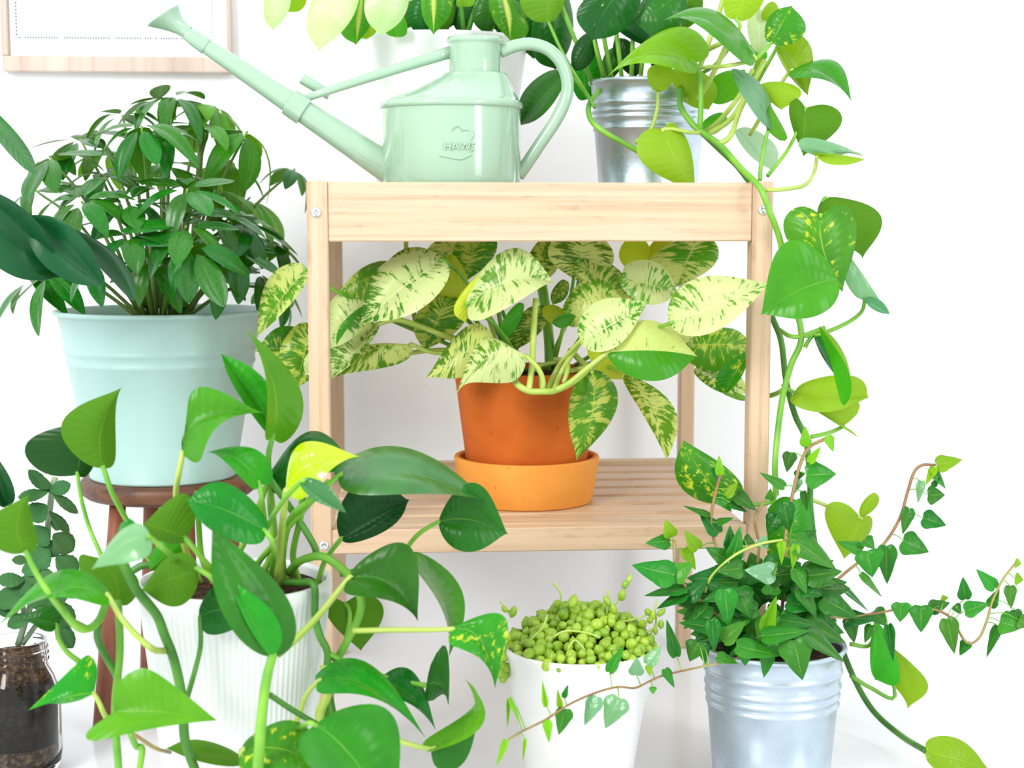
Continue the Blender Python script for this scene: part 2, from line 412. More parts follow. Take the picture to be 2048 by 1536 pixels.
def LF(root, mat, b, t, A, B, Y, dy=0.0, mid=None, arch=.10, prof='heart', sg=None, under=False, pet=None, pr=.0022, pmat='st_green', Wr=.42, label=None, bulge=.17, name='leaf'):
    """A leaf from its base, tip and the two widest points of its margin as seen from the camera;
    what the picture foreshortens goes into depth, so the blade has its true width."""
    b2, t2, A2, B2 = (Vector(q).to_2d() for q in (b, t, A, B))
    mid2 = Vector(mid) if mid else (b2+t2)/2
    c2 = 2*mid2-(b2+t2)/2
    s = mpp(Y)
    if prof+'+' in PROF and (t2-b2).length > 70: prof += '+'
    L3 = math.hypot((t2-b2).length*s, dy)
    um = UMAX[prof]
    def m2(u): return b2*(1-u)**2+c2*2*u*(1-u)+t2*u*u
    def mx(a):
        if a >= 0: return m2(min(a, 1))
        return b2+(c2-b2)*2*a
    def my(u):
        u_ = max(0, min(1, u)); return Y+dy*u-arch*L3*4*u_*(1-u_)
    vs = [A2-m2(um), B2-m2(um)]
    d2 = (t2-b2)
    # orientation: A on the left when looking from base to tip (screen y down)
    cr = d2.x*vs[0].y-d2.y*vs[0].x
    if cr > 0: vs = vs[::-1]; sg = sg[::-1] if sg else sg
    W = Wr*L3
    dz = []
    for k, v in enumerate(vs):
        w2 = v.length*s
        z = math.sqrt(max(0, min(W, .75*L3)**2-w2*w2))
        if sg: z *= {'n': -1, 'f': 1, '0': 0, 'N': -.5, 'F': .5}[sg[k]]
        else:
            r = v.y/max(v.length, 1e-6)
            z *= -1 if r > .35 else (.8 if r < -.35 else -.35)
        dz.append(z)
    def fm(u):
        q = m2(u); return P(q.x, q.y, my(u))
    def fe(sd, aw, sfrac, m):
        a, w = aw
        q = mx(a)+vs[sd]*w
        e = P(q.x, q.y, my(a)+dz[sd]*w)
        p = m.lerp(e, sfrac)
        bl = bulge*4*sfrac*(1-sfrac)*w*W
        p = p+Vector((0, -bl*.7, bl*.45))
        return p
    V, Fc, uv = leaf_grid(prof, fm, fe, flip=under)
    # faces as laid look to the camera when A is on the left
    o = obj(name, V, Fc, M[mat], root, origin=P(b2.x, b2.y, Y), uv=uv, label=label)
    if pet:
        pts = [P(b2.x, b2.y, Y)] + [P(q[0], q[1], q[2] if len(q) > 2 else Y) for q in pet]
        # run the stalk a little into the blade so that it meets the midrib
        V2, F2 = tube([fm(.04)]+pts if (fm(.04)-pts[0]).length > .001 else pts, (pr*.75, pr), 7, 5)
        obj('petiole', V2, F2, M[pmat], o)
    return o
def stem(root, pts, r, mat='st_green', Y=None, name='stem', label=None, seg=8):
    q = [P(p[0], p[1], p[2] if len(p) > 2 else Y) for p in pts]
    V, Fc = tube(q, r, seg, 5)
    return obj(name, V, Fc, M[mat], root, label=label)
def unit_leaf(prof, w, droop, fold, curl=0.0):
    """Leaf of length 1 along +Y, upper side +Z."""
    def fm(u): return Vector((0, u-.12*droop*u*u, -droop*u*u))
    def fe(sd, aw, s, m):
        a, wd = aw; x = w*wd*(-1 if sd == 0 else 1)
        uc = max(a, 0)
        e = Vector((x, a-.12*droop*uc*uc, -droop*uc*uc+abs(x)*fold-curl*x*x/w))
        p = m.lerp(e, s); p.z += .10*4*s*(1-s)*wd*w
        return p
    V, Fc, uv = leaf_grid(prof, fm, fe, flip=False)
    return V, Fc, uv
def mesh_only(name, V, Fc, uv, mat):
    me = bpy.data.meshes.new(name); me.from_pydata([tuple(v) for v in V], [], Fc)
    ul = me.uv_layers.new(name='UVMap'); buf = []
    for poly in me.polygons:
        for vi in poly.vertices: buf += uv[vi]
    ul.data.foreach_set('uv', buf); me.polygons.foreach_set('use_smooth', [True]*len(me.polygons)); me.materials.append(mat)
    return me
def place(name, me, parent, base, d, nrm, size, wscale=1.0):
    d = Vector(d).normalized(); nrm = Vector(nrm); x = d.cross(nrm)
    x = x.normalized() if x.length > 1e-5 else d.orthogonal().normalized()
    z = x.cross(d)
    R = Matrix((x*wscale*size, d*size, z*size)).transposed().to_4x4()
    o = bpy.data.objects.new(name, me); COL.objects.link(o); o.parent = parent
    R.translation = Vector(base)-ABS[parent.name]
    o.matrix_local = R
    ABS[o.name] = Vector(base)
    return o
# ================================================================== setting
YW = 1.985
V, Fc = box(-2.6, 3.0, YW, YW+.1, -.05, 2.4, .001)
o = obj('wall_back', V, Fc, M['wall'], smooth=False, kind='structure')
V, Fc = box(-2.6, 3.0, -.9, YW, -.06, 0, .001)
o = obj('floor', V, Fc, M['floor'], smooth=False, kind='structure')

# ================================================================== bamboo shelf
YF, YB = 1.50, 1.905
def X(px, Y): return P(px, 440, Y).x
def Zy(py, Y, px=1024): return P(px, py, Y).z
xl, xr = X(634.5, YF), X(1525.5, YF)
hw = 20.8*mpp(YF)
zt = Zy(362, YF); zr0 = Zy(483, YF); zl1 = Zy(1056, YF); zl0 = Zy(1104, YF)
zs = zl1-.001
shelf = thing('shelf', 'light bamboo two-tier plant shelf with slatted decks standing against the white wall', 'shelf', (0.5*(xl+xr), 1.7, 0))
yf0 = YF
def bx(name, mat, *a, label=None, b=.0012):
    V, Fc = box(*a, b); return obj(name, V, Fc, M[mat], shelf, smooth=False, label=label)
for (x, y) in ((xl, yf0), (xr, yf0)):
    bx('post', 'bam_z', x-hw, x+hw, y, y+.022, 0, zt)
dx = .0008
for (x, y) in ((xl, YB), (xr, YB)):
    bx('post', 'bam_z', x-hw+.001, x+hw-.001, y-.02, y, 0, zt)
bx('rail', 'bam_x', xl+hw+.0002, xr-hw-.0002, yf0+.0008, yf0+.017, zr0, zt-.0012, label='broad upper front rail of pale bamboo')
bx('rail', 'bam_x', xl+hw+.0002, xr-hw-.0002, YB-.018, YB-.002, zr0, zt-.0012)
bx('rail', 'bam_x', xl+hw+.0002, xr-hw-.0002, yf0+.0008, yf0+.02, zl0, zl1)
bx('rail', 'bam_x', xl+hw+.0002, xr-hw-.0002, YB-.02, YB-.001, zl0, zl1+.004)
for x in (xl, xr):
    s = 1 if x == xl else -1
    for (za, zb) in ((zr0+.004, zr0+.03), (zl0+.004, zs-.0125)):
        xa, xb = sorted((x+s*(hw-.014), x+s*(hw+.004)))
        bx('side_rail', 'bam_y', xa, xb, yf0+.0225, YB-.0205, za, zb)
for lvl, ztop in ((0, zs), (1, zr0+.0425)):
    n = 7; y0 = yf0+.024; y1 = YB-.0225; pit = (y1-y0)/n
    for i in range(n):
        bx('slat', 'bam_x', xl+hw-.012+(.012 if lvl == 0 else 0), xr-hw+.012-(.012 if lvl == 0 else 0), y0+i*pit+.004, y0+(i+1)*pit-.008, ztop-.012, ztop, b=.0015)
ztop_deck = zr0+.0425
for (px, py) in ((632, 425), (1526, 420), (648, 1091), (1519, 1084)):
    c = P(px, py, yf0)
    R0 = 10.2*mpp(YF)
    V, Fc = lathe([(R0*1.0, 0), (R0*1.0, .0010), (R0*.86, .0022), (R0*.5, .0026), (R0*.44, .0026), (R0*.40, .0008), (1e-7, .0008)], 24)
    V = [Vector((c.x+v.x, yf0-v.z, c.z+v.y)) for v in V]
    hd = obj('screw', V, Fc, M['screw'], shelf, label='round steel screw head')

# ================================================================== watering can
yc = 1.605; k = mpp(yc)
cc = P(903, 300, yc); cx, rB = cc.x, 137*k
zb = ztop_deck+.0004
zsh = Zy(213, yc-.0)
can = thing('watering_can', 'pale sage green watering can with a long spout on top of the shelf', 'watering can', (cx, yc, zb))
V, Fc = lathe([(rB*.965, 0), (rB*.985, .003), (rB, .02), (rB, zsh-zb-.003)], 96, (cx, yc, zb)); 
body = sharp(obj('body', V, Fc, M['can'], can))
# shoulder: ring bead, then a dome that leans over to the neck
nx = P(950, 100, yc).x; rN = 51.5*k; zn0 = Zy(172, yc); znt = Zy(76, yc)
rings = []
prof = [(rB*.99, .0005, 0), (rB*1.030, .0012, 0), (rB*1.038, .004, 0), (rB*1.026, .0066, 0), (rB*.985, .0082, 0)]
for t_ in (.15, .4, .65, .9, 1): prof.append((rB*(.985-(.985-.47)*t_), .0085+(.0325-.0085)*(t_-.06*math.sin(pi*t_)), t_))
prof += [(rB*.455, .0336, 1.0), (rB*.43, .0345, 1.0), (rN, .035, 1.0)]
seg = 96; V = []; Fc = []
for (r, dz_, f) in prof:
    for q in range(seg):
        a = 2*pi*q/seg; V.append(Vector((cx+(nx-cx)*f+r*math.cos(a), yc+r*math.sin(a), zsh-.004+dz_*1.05)))
for i in range(len(prof)-1):
    for q in range(seg): Fc.append((i*seg+q, i*seg+(q+1) % seg, (i+1)*seg+(q+1) % seg, (i+1)*seg+q))
obj('shoulder', V, Fc, M['can'], can)
V, Fc = lathe([(rN, zsh+.03-0), (rN*.985, znt-.007), (rN*1.0, znt-.0062), (rN*1.07, znt-.0045), (rN*1.08, znt-.002), (rN*1.03, znt), (rN*.97, znt-.0005), (rN*.95, znt-.004), (rN*.94, zsh+.03)], 64, (nx, yc, 0))
obj('neck', V, Fc[:-1], M['can'], can)
h = [(1000, 104), (1030, 92), (1062, 88), (1095, 98), (1120, 122), (1134, 158), (1132, 196), (1112, 240), (1080, 288), (1052, 330), (1036, 352)]
V, Fc = tube([P(x, y, yc) for x, y in h], .0063, 16, 6); obj('handle', V, Fc, M['can'], can)
yS = yc-.0
sp = [P(800, 352, yc), P(600, 215, yS), P(412, 92, yS)]
V, Fc = tube([sp[0].lerp(sp[2], t_) for t_ in (0, .2, .4, .6, .8, 1)], (31*k, 15.0*k), 28, 3); sharp(obj('spout', V, Fc, M['can'], can), 50)
ax = (sp[2]-sp[0]).normalized()
def alongtube(pts_r):
    # pts_r: (distance from sp[2] outward, radius)
    o_ = ax.orthogonal().normalized(); s_ = ax.cross(o_); V = []; Fc = []; sg_ = 32
    for (d_, r_) in pts_r:
        for q in range(sg_):
            a = 2*pi*q/sg_; V.append(sp[2]+ax*d_+(o_*math.cos(a)+s_*math.sin(a))*r_)
    for i in range(len(pts_r)-1):
        for q in range(sg_): Fc.append((i*sg_+q, i*sg_+(q+1) % sg_, (i+1)*sg_+(q+1) % sg_, (i+1)*sg_+q))
    Fc.append(tuple(range(sg_))[::-1]); Fc.append(tuple((len(pts_r)-1)*sg_+q for q in range(sg_)))
    return V, Fc
V, Fc = alongtube([(-2*k, 15*k), (-1.5*k, 17*k), (0, 17.3*k), (30*k, 15.5*k), (44*k, 13.5*k), (46*k, 8*k)])
rose = sharp(obj('spout_rose', V, Fc, M['can'], can, label='flared sprinkler rose at the end of the spout'), 50)
q0, q1 = P(377, 66, yS), P(326, 31, yS); n0 = ax; n1 = Vector((-.56, -.10, .82)).normalized(); V = []; Fc = []; sg_ = 36
rr_ = [(0, 13.2), (.12, 13.6), (.3, 15.5), (.5, 19.5), (.7, 25.5), (.88, 33), (.96, 36.5), (1.0, 37.8), (1.03, 37), (1.035, 35), (1.06, 18), (1.07, .4)]
for (t_, r_) in rr_:
    c_ = q0+(q1-q0)*t_; n_ = n0.lerp(n1, min(1, t_)).normalized(); o_ = Vector((0, 1, 0)); o_ = (o_-n_*o_.dot(n_)).normalized(); s_ = n_.cross(o_)
    for q in range(sg_): V.append(c_+(o_*math.cos(2*pi*q/sg_)+s_*math.sin(2*pi*q/sg_))*r_*k)
for i in range(len(rr_)-1):
    for q in range(sg_): Fc.append((i*sg_+q, i*sg_+(q+1) % sg_, (i+1)*sg_+(q+1) % sg_, (i+1)*sg_+q))
sharp(obj('flare', V, Fc, M['can'], rose), 50)
# collar
t0 = (P(601, 203, yS)-sp[0]).length/(sp[2]-sp[0]).length
dcen = (sp[0].lerp(sp[2], t0)-sp[2]).dot(ax)
V, Fc = alongtube([(dcen-18*k, 21*k), (dcen-18*k, 27*k), (dcen-17*k, 28*k), (dcen+17*k, 27*k), (dcen+18*k, 26*k), (dcen+18*k, 20*k)])
sharp(obj('collar', V, Fc, M['can'], can, label='ring that clips the brace to the spout'), 40)
V, Fc = tube([P(905, 103, yc), P(760, 148, yc), P(612, 196, yS)], (12*k, 7.5*k), 16, 4); obj('brace', V, Fc, M['can'], can, label='thin brace rod between neck and spout')
V, Fc = tube([P(660, 190, yS+.02), P(604, 157, yS+.02)], 11*k, 14, 2); sharp(obj('rose_holder', V, Fc, M['can'], can), 50)
# raised lettering and emblem, wrapped round the body
def wrap(me_verts, x0, z0, s):
    out = []
    for (x, y, z) in me_verts:
        X_ = (x0+x*s-903)*k; th = X_/rB
        r = rB+max(z, 0)*.0019-.0003
        out.append(Vector((cx+r*math.sin(th), yc-r*math.cos(th), Zy(z0-y*s, yc-rB))))
    return out
cu = bpy.data.curves.new('lettering', 'FONT'); cu.body = 'HAWS'; cu.size = 1; cu.extrude = .5; cu.space_character = 1.08; cu.resolution_u = 4; cu.offset = .012
tmp = bpy.data.objects.new('lettering_tmp', cu); COL.objects.link(tmp)
dg = bpy.context.evaluated_depsgraph_get(); me = bpy.data.meshes.new_from_object(tmp.evaluated_get(dg))
vs = [tuple(v.co) for v in me.vertices]; fs = [tuple(p.vertices) for p in me.polygons]
wd = max(v[0] for v in vs)
vs = [(v[0]-wd/2, v[1]*1.05, v[2]+.5) for v in vs]
obj('lettering', wrap(vs, 914, 300, 60/wd), fs, M['can'], can, smooth=False, label='raised letters HAWS')
bpy.data.objects.remove(tmp); bpy.data.meshes.remove(me); bpy.data.curves.remove(cu)
def relief(pts, w):
    pth = catmull([Vector((x, y, 0)) for x, y in pts], 6); V = []; Fc = []
    for i, p in enumerate(pth):
        d = (pth[min(i+1, len(pth)-1)]-pth[max(i-1, 0)]).normalized(); nn = Vector((-d.y, d.x, 0))*w*(.35+.65*math.sin(pi*(i+.5)/len(pth)))
        for (q, z) in ((p-nn, 0), (p-nn*.4, 1), (p+nn*.4, 1), (p+nn, 0)):
            X_ = (q.x-903)*k; r = rB+z*.0014-.0002; V.append(Vector((cx+r*math.sin(X_/rB), yc-r*math.cos(X_/rB), Zy(q.y, yc-rB))))
    for i in range(len(pth)-1):
        for j in range(3): Fc.append((i*4+j, i*4+j+1, i*4+j+5, i*4+j+4))
    return V, Fc
for pts, w in (([(876, 312), (896, 316), (915, 319), (930, 313), (937, 310)], 1.6), ([(934, 304), (942, 294), (945, 285)], 1.8), ([(934, 280), (940, 270), (940, 263)], 1.8), ([(899, 262), (903, 256), (912, 253)], 1.6), ([(918, 262), (924, 260), (932, 261)], 1.6), ([(912, 253), (917, 258), (918, 262)], 1.3)):
    V, Fc = relief(pts, w); obj('emblem', V, Fc, M['can'], can, label='raised leaf emblem round the letters')

# ================================================================== framed print
yw = YW-.018
def fbox(name, mat, x0, x1, y0, y1, d0, d1, par, label=None, b=.001):
    p0 = P(x0, 128, yw); p1 = P(x1, 128, yw); p0.z = P(240, y1, yw).z; p1.z = P(240, y0, yw).z
    V, Fc = box(p0.x, p1.x, YW-d1, YW-d0, p0.z, p1.z, b)
    return obj(name, V, Fc, M[mat], par, smooth=False, label=label)
ft = P(235, -380, yw)
fr = thing('picture_frame', 'pale wood picture frame with a white print hung at the upper left of the wall', 'picture frame', (P(235, 145, yw).x, YW-.001, P(235, 145, yw).z))
fbox('frame_bar', 'ash', 5, 463, 113, 144, .001, .02, fr)
fbox('frame_bar', 'ash', 4, 17.5, -520, 112.6, .001, .0198, fr)
fbox('frame_bar', 'ash', 455, 463, -520, 112.6, .001, .0198, fr)
fbox('frame_bar', 'ash', 4, 463, -552, -521, .001, .02, fr)
pr_ = fbox('print', 'paper', 17.6, 454.8, -520, 112.6, .001, .012, fr, label='white print with a dotted blue-grey border')
def flat(name, quads, mat, par, label=None):
    V = []; Fc = []
    for (x0, x1, y0, y1) in quads:
        i = len(V)
        for (x, y) in ((x0, y1), (x1, y1), (x1, y0), (x0, y0)):
            p = P(x, 128, YW-.0124); p.z = P(240, y, YW-.0124).z; V.append(p)
        Fc.append((i, i+1, i+2, i+3))
    o = obj(name, V, Fc, M[mat], par, smooth=False, label=label); o['kind'] = 'stuff'; return o
q = []
x = 36.0
while x < 424: 
    if random.random() < .86: q.append((x, x+2.9, 74.4, 78.2))
    x += 5.2
y = 72.0
while y > -500:
    q.append((33.0, 36.8, y-3.6, y)); q.append((424, 426.6, y-2.6, y)); y -= 7
flat('dotted_border', q, 'ink', pr_)
flat('border_line', [(40.5, 420, 71.2, 72.3), (40, 41.1, -500, 72.3), (419, 420, -500, 71)], 'ink_pale', pr_)
flat('caption', [(66, 84, 88, 89.4), (88, 128, 88, 89.4)], 'ink_pale', pr_)

# ================================================================== stool
ys = 1.70
sx_ = P(338, 975, ys).x
zseat = Zy(943, ys)
rS = 173*mpp(ys)
stool = thing('stool', 'round dark walnut stool with reddish legs under the mint flower pot', 'stool', (sx_, ys, 0))
V, Fc = lathe([(1e-6, zseat-.019), (rS*.93, zseat-.019), (rS*.985, zseat-.015), (rS, zseat-.009), (rS*.99, zseat-.003), (rS*.955, zseat), (1e-6, zseat)], 72, (sx_, ys, 0)); obj('seat', V, Fc, M['seat'], stool)
for (px0, py0, px1, dyy) in ((236, 1000, 206, -.085), (372, 1000, 380, -.04), (304, 1000, 296, .09), (456, 1000, 478, .03)):
    t_ = P(px0, py0, ys+dyy*.6); t_.z = zseat-.018
    xb = P(px1, 1300, ys+dyy).x
    V, Fc = tube([t_, (xb, ys+dyy*1.1, 0)], (.0085, .0115), 14, 4); V = [v if v.z > .001 else Vector((v.x, v.y, 0)) for v in V]
    obj('leg', V, Fc, M['stool_leg'], stool)
def soil(root, c, r, z, mat='soil', dome=.0):
    V, Fc = lathe([(r, z-.004), (r, z), (r*.7, z+dome*.6+.001), (r*.35, z+dome*.9), (1e-6, z+dome)], 40, (c[0], c[1], 0))
    for v in V: v.z += random.uniform(-.0012, .0012)
    return obj('soil', V, Fc, M[mat], root)

# ================================================================== schefflera in the mint bucket
mk = mpp(ys); mx_ = P(325, 800, ys).x
zm0 = zseat; zm1 = Zy(615, ys); rm1 = 199*mk; rm0 = 142*mk
Hm = zm1-zm0
def rm(z): return rm0+(rm1-rm0)*(z-zm0)/Hm
sch = thing('potted_schefflera', 'bushy schefflera with finger-like leaflets in a mint green metal bucket on the stool', 'potted plant', (mx_, ys, zm0))
zr1, zr2 = Zy(693, ys), Zy(716, ys)
pr = [(rm0*.985, zm0), (rm0*1.012, zm0+.0008), (rm0*1.018, zm0+.003), (rm0*1.0, zm0+.0046)]
z = zm0+.012
for zz in (zr2, zr1):
    pr += [(rm(zz-.004), zz-.004), (rm(zz)+.0010, zz-.0018), (rm(zz)+.0016, zz), (rm(zz)+.0010, zz+.0018), (rm(zz+.004), zz+.004)]
pr += [(rm(zm1-.006)-.0002, zm1-.006), (rm1+.0018, zm1-.0052), (rm1+.0035, zm1-.003), (rm1+.003, zm1-.0005), (rm1+.001, zm1), (rm1-.0012, zm1-.0012), (rm(zm1-.02)-.0018, zm1-.02), (rm(zm1-.05)-.0018, zm1-.05)]
V, Fc = lathe(pr, 96, (mx_, ys, 0)); obj('pot', V, Fc, M['mint'], sch, label='mint green enamelled metal bucket')
soil(sch, (mx_, ys), rm1-.005, zm1-.012)
UL = {}
for nm, mat in (('sc', 'sc'), ('scl', 'scl')):
    UL[nm] = [mesh_only('leaflet', *unit_leaf('strap', .205+.02*(i % 2), dr, fo), M[mat]) for i, (dr, fo) in enumerate(((.22, .18), (.38, .15), (.55, .2), (.12, .1), (.75, .15)))]
def whorl(px, py, Y, size, n, tilt=(0, 0), nm='sc', droop=.45, root_px=None, spread=1.0, r=.0018):
    c = P(px, py, Y)
    s = root_px if root_px else (330+(px-330)*.25, 606)
    sp_ = Vector((mx_+(P(s[0], s[1], ys).x-mx_)*.6, ys+(Y-ys)*.25, zm1-.012))
    m_ = sp_.lerp(c, .55)+Vector((0, 0, .02))
    V, Fc = tube([sp_, m_, c], (r*1.4, r*.7), 6, 5)
    st = obj('stalk', V, Fc, M['st_scheff'], sch)
    axis = Vector((tilt[0], tilt[1]-.15, 1)).normalized()
    o_ = axis.orthogonal().normalized(); s_ = axis.cross(o_); ph = random.uniform(0, 6.28)
    for i in range(n):
        a = ph+2*pi*i/n+random.uniform(-.2, .2)
        rad_ = o_*math.cos(a)+s_*math.sin(a)
        dr = droop*.62-.22+random.uniform(-.3, .3)
        d = (rad_*spread-axis*dr).normalized()
        sz = size*mpp(Y)*random.uniform(.95, 1.32)
        o = place('leaflet', random.choice(UL[nm]), st, c+d*sz*.14, d, axis+Vector((0, 0, .2)), sz*.9, random.uniform(.85, 1.15))
    # short stalklets hub
    return st
W_ = [  # px, py, Y, leaflet length px, count, tilt, kind, droop
 (283, 252, 1.60, 105, 8, (-.1, -.3), 'sc', .75), (345, 195, 1.70, 82, 7, (0, .1), 'sc', .25), (318, 205, 1.74, 80, 7, (-.3, .2), 'sc', .3),
 (430, 212, 1.74, 88, 7, (.3, .1), 'scl', .9), (495, 262, 1.72, 105, 6, (.5, .0), 'scl', 1.3), (395, 250, 1.72, 85, 7, (.1, .1), 'scl', .6),
 (160, 277, 1.72, 92, 7, (-.3, 0), 'sc', .45), (98, 312, 1.66, 92, 7, (-.4, -.1), 'sc', .8), (215, 300, 1.76, 90, 7, (-.1, .2), 'scl', .9),
 (163, 403, 1.58, 98, 8, (-.15, -.4), 'sc', .5), (375, 378, 1.58, 100, 7, (.05, -.3), 'sc', .45), (258, 405, 1.60, 90, 7, (0, -.4), 'sc', .5),
 (372, 452, 1.56, 105, 7, (.05, -.5), 'sc', .55), (262, 470, 1.57, 95, 7, (-.1, -.4), 'sc', .6), (385, 492, 1.54, 112, 7, (0, -.9), 'sc', 1.0),
 (490, 440, 1.66, 118, 8, (.45, -.1), 'sc', .6), (470, 500, 1.63, 95, 7, (.4, -.3), 'sc', .7), (425, 430, 1.64, 95, 7, (.2, 0), 'sc', .5),
 (560, 588, 1.76, 70, 6, (.7, 0), 'sc', .6), (520, 545, 1.72, 90, 6, (.6, .1), 'sc', .5), (98, 545, 1.68, 95, 6, (-.6, -.2), 'sc', .5),
 (185, 520, 1.62, 85, 6, (-.3, -.4), 'sc', .8), (330, 330, 1.70, 90, 7, (0, .1), 'scl', .6), (210, 350, 1.68, 85, 7, (-.1, -.1), 'sc', .5),
 (460, 320, 1.76, 95, 7, (.3, .1), 'scl', 1.1), (500, 395, 1.78, 95, 6, (.5, .2), 'scl', 1.0), (590, 338, 1.80, 62, 5, (.5, .2), 'sc', .7),
 (300, 520, 1.58, 90, 6, (-.1, -.6), 'sc', .7), (120, 470, 1.70, 85, 6, (-.5, 0), 'sc', .5), (330, 270, 1.64, 75, 6, (.3, -.2), 'sc', .5),
 (430, 380, 1.70, 80, 6, (.3, 0), 'scl', .6), (540, 480, 1.70, 95, 6, (.6, -.1), 'sc', .7), (440, 540, 1.60, 80, 6, (.3, -.5), 'sc', .8), (60, 560, 1.70, 80, 5, (-.6, -.1), 'sc', .6), (245, 230, 1.70, 75, 6, (-.2, .1), 'sc', .4), (70, 380, 1.72, 80, 6, (-.5, 0), 'sc', .5)]
for w in W_: whorl(w[0], w[1], w[2], w[3], w[4], w[5], w[6], w[7])
for (a, b_, c_) in ((300, 450, 1.68), (350, 430, 1.72), (405, 250, 1.74), (240, 480, 1.72), (372, 440, 1.62)):
    stem(sch, [(330+(a-330)*.45, 614, ys), (330+(a-330)*.7, 540, (ys+c_)/2), (a, b_, c_)], (.0055, .003), 'st_scheff', name='trunk', seg=10)

# ================================================================== dark split-leaf plant reaching in from the left
mon = thing('split_leaf_plant', 'big dark glossy split leaves reaching in from the left edge beside the schefflera', 'houseplant', P(-330, 640, 1.44))
LF(mon, 'mo', (58, 430), (204, 570), (152, 462), (86, 528), 1.47, mid=(118, 486), prof='strap', sg='NN', Wr=.34, arch=.08)
LF(mon, 'mo', (-90, 380), (118, 548), (40, 412), (-20, 522), 1.478, mid=(20, 450), prof='strap', sg='nN', Wr=.35, arch=.1, pet=[(-130, 400), (-240, 640), (-300, 900)], pr=.004, pmat='st_dark')
LF(mon, 'mo', (120, 448), (268, 600), (236, 512), (212, 548), 1.49, mid=(212, 505), prof='strap', sg='Nf', Wr=.26)
LF(mon, 'mo', (20, 505), (135, 552), (80, 515), (75, 545), 1.48, mid=(80, 532), prof='strap', Wr=.2)
LF(mon, 'dk', (-70, 180), (72, 348), (30, 262), (5, 292), 1.56, mid=(12, 272), prof='strap', sg='nf', Wr=.2, pet=[(-130, 160), (-260, 640)], pr=.004, pmat='st_dark')
LF(mon, 'mo', (-30, 890), (14, 1012), (24, 965), (-20, 980), 1.44, prof='strap', Wr=.3, pet=[(-90, 860), (-240, 900)], pr=.003, pmat='st_dark')
V, Fc = lathe([(.07, 0), (.075, .004), (.095, .17), (.1, .172), (.1, .18), (.094, .18), (.09, .165)], 48, (P(-330, 640, 1.44).x, 1.44, 0)); obj('pot', V, Fc, M['white_pot'], mon)
soil(mon, (P(-330, 640, 1.44).x, 1.44), .09, .17)
stem(mon, [(-330, 1090, 1.44), (-310, 1000, 1.44), (-240, 640, 1.44)], .005, 'st_dark')

# ================================================================== pothos in the ribbed white pot (front left)
yp = 1.29; pk = mpp(yp)
px_ = P(470, 1150, yp).x
zp1 = Zy(1147, yp); rp1 = 192*pk; rp0 = 128*pk
pot_f = thing('potted_pothos', 'large green pothos spilling out of a white ribbed pot in front of the shelf leg', 'potted plant', (px_, yp, 0))
fl = lambda a, z, r: (.0011*(abs(math.cos(a*46))**.7) if .012 < z < zp1-.012 else 0)
pr = [(rp0*.97, 0), (rp0, .004), (rp0+.0005, .0125)]
for i in range(1, 6): pr.append((rp0+(rp1-rp0)*i/6, zp1*i/6))
pr += [(rp1-.0012, zp1-.0125), (rp1+.0006, zp1-.010), (rp1+.0008, zp1-.0015), (rp1-.0002, zp1), (rp1-.0030, zp1), (rp1-.0036, zp1-.004), (rp1-.005, zp1-.03)]
V, Fc = lathe(pr, 46*8, (px_, yp, 0), fl); obj('pot', V, Fc, M['white_pot'], pot_f, label='white ribbed plant pot')
soil(pot_f, (px_, yp), rp1-.0045, zp1-.010, dome=.006)
p_ = pot_f
def L(*a, **k): return LF(p_, *a, **k)
# upper group
L('un', (207, 936), (243, 775), (122, 862), (231, 868), 1.25, mid=(203, 862), sg='ff', under=True, pet=[(224, 985), (256, 1045, 1.27), (300, 1120, 1.29), (345, 1178, 1.29)], pr=.0026, arch=.02)
L('vdk', (155, 950), (178, 842), (50, 898), (196, 905), 1.285, mid=(165, 890), sg='ff', arch=.0, pet=[(163, 1000), (180, 1060), (205, 1120, 1.27), (222, 1200, 1.26)], pr=.002)
L('md', (365, 908), (527, 826), (380, 790), (418, 876), 1.22, mid=(395, 842), sg='fn', arch=.02, pet=[(357, 950), (352, 1000, 1.24), (368, 1090, 1.27), (400, 1165, 1.29)], pr=.0027, pmat='st_pale', label='fresh green leaf held out over the mint bucket')
L('md', (548, 874), (441, 706), (545, 780), (484, 800), 1.30, sg='0n', arch=.02)
L('br', (545, 874), (490, 656), (607, 815), (535, 800), 1.26, mid=(547, 770), sg='fn', arch=.02, pet=[(537, 910), (538, 950, 1.27), (548, 1050, 1.285), (556, 1168, 1.29)], pr=.0028, label='upright fresh green leaf with a rolled edge')
L('dk', (545, 938), (716, 948), (605, 868), (600, 968), 1.275, mid=(620, 895), sg='fn', arch=.04)
L('yl', (572, 985), (719, 913), (590, 897), (640, 962), 1.215, mid=(615, 932), sg='fn', arch=.05, pet=[(566, 1040, 1.23), (560, 1100, 1.26), (557, 1172, 1.28)], pr=.0032, pmat='st_pale', label='glossy young yellow-green leaf')
L('gy', (603, 962), (693, 1026), (655, 970), (628, 1000), 1.17, sg='fn', prof='tri', arch=.05, pet=[(560, 1010, 1.2), (520, 1080, 1.25)])
L('gy', (676, 953), (990, 1012), (770, 892), (815, 988), 1.24, mid=(815, 945), dy=.03, sg='fn', arch=.08, Wr=.34, pet=[(640, 985), (585, 1045, 1.26), (520, 1120, 1.285), (490, 1165, 1.29)], pr=.0027, label='long dark leaf with a grey sheen reaching across the shelf')
L('dk', (877, 1044), (1016, 1068), (945, 965), (935, 1104), 1.27, mid=(940, 1040), sg='NN', prof='ovate', arch=.03, pet=[(840, 1066), (812, 1100, 1.28), (795, 1150, 1.29)], Wr=.6)
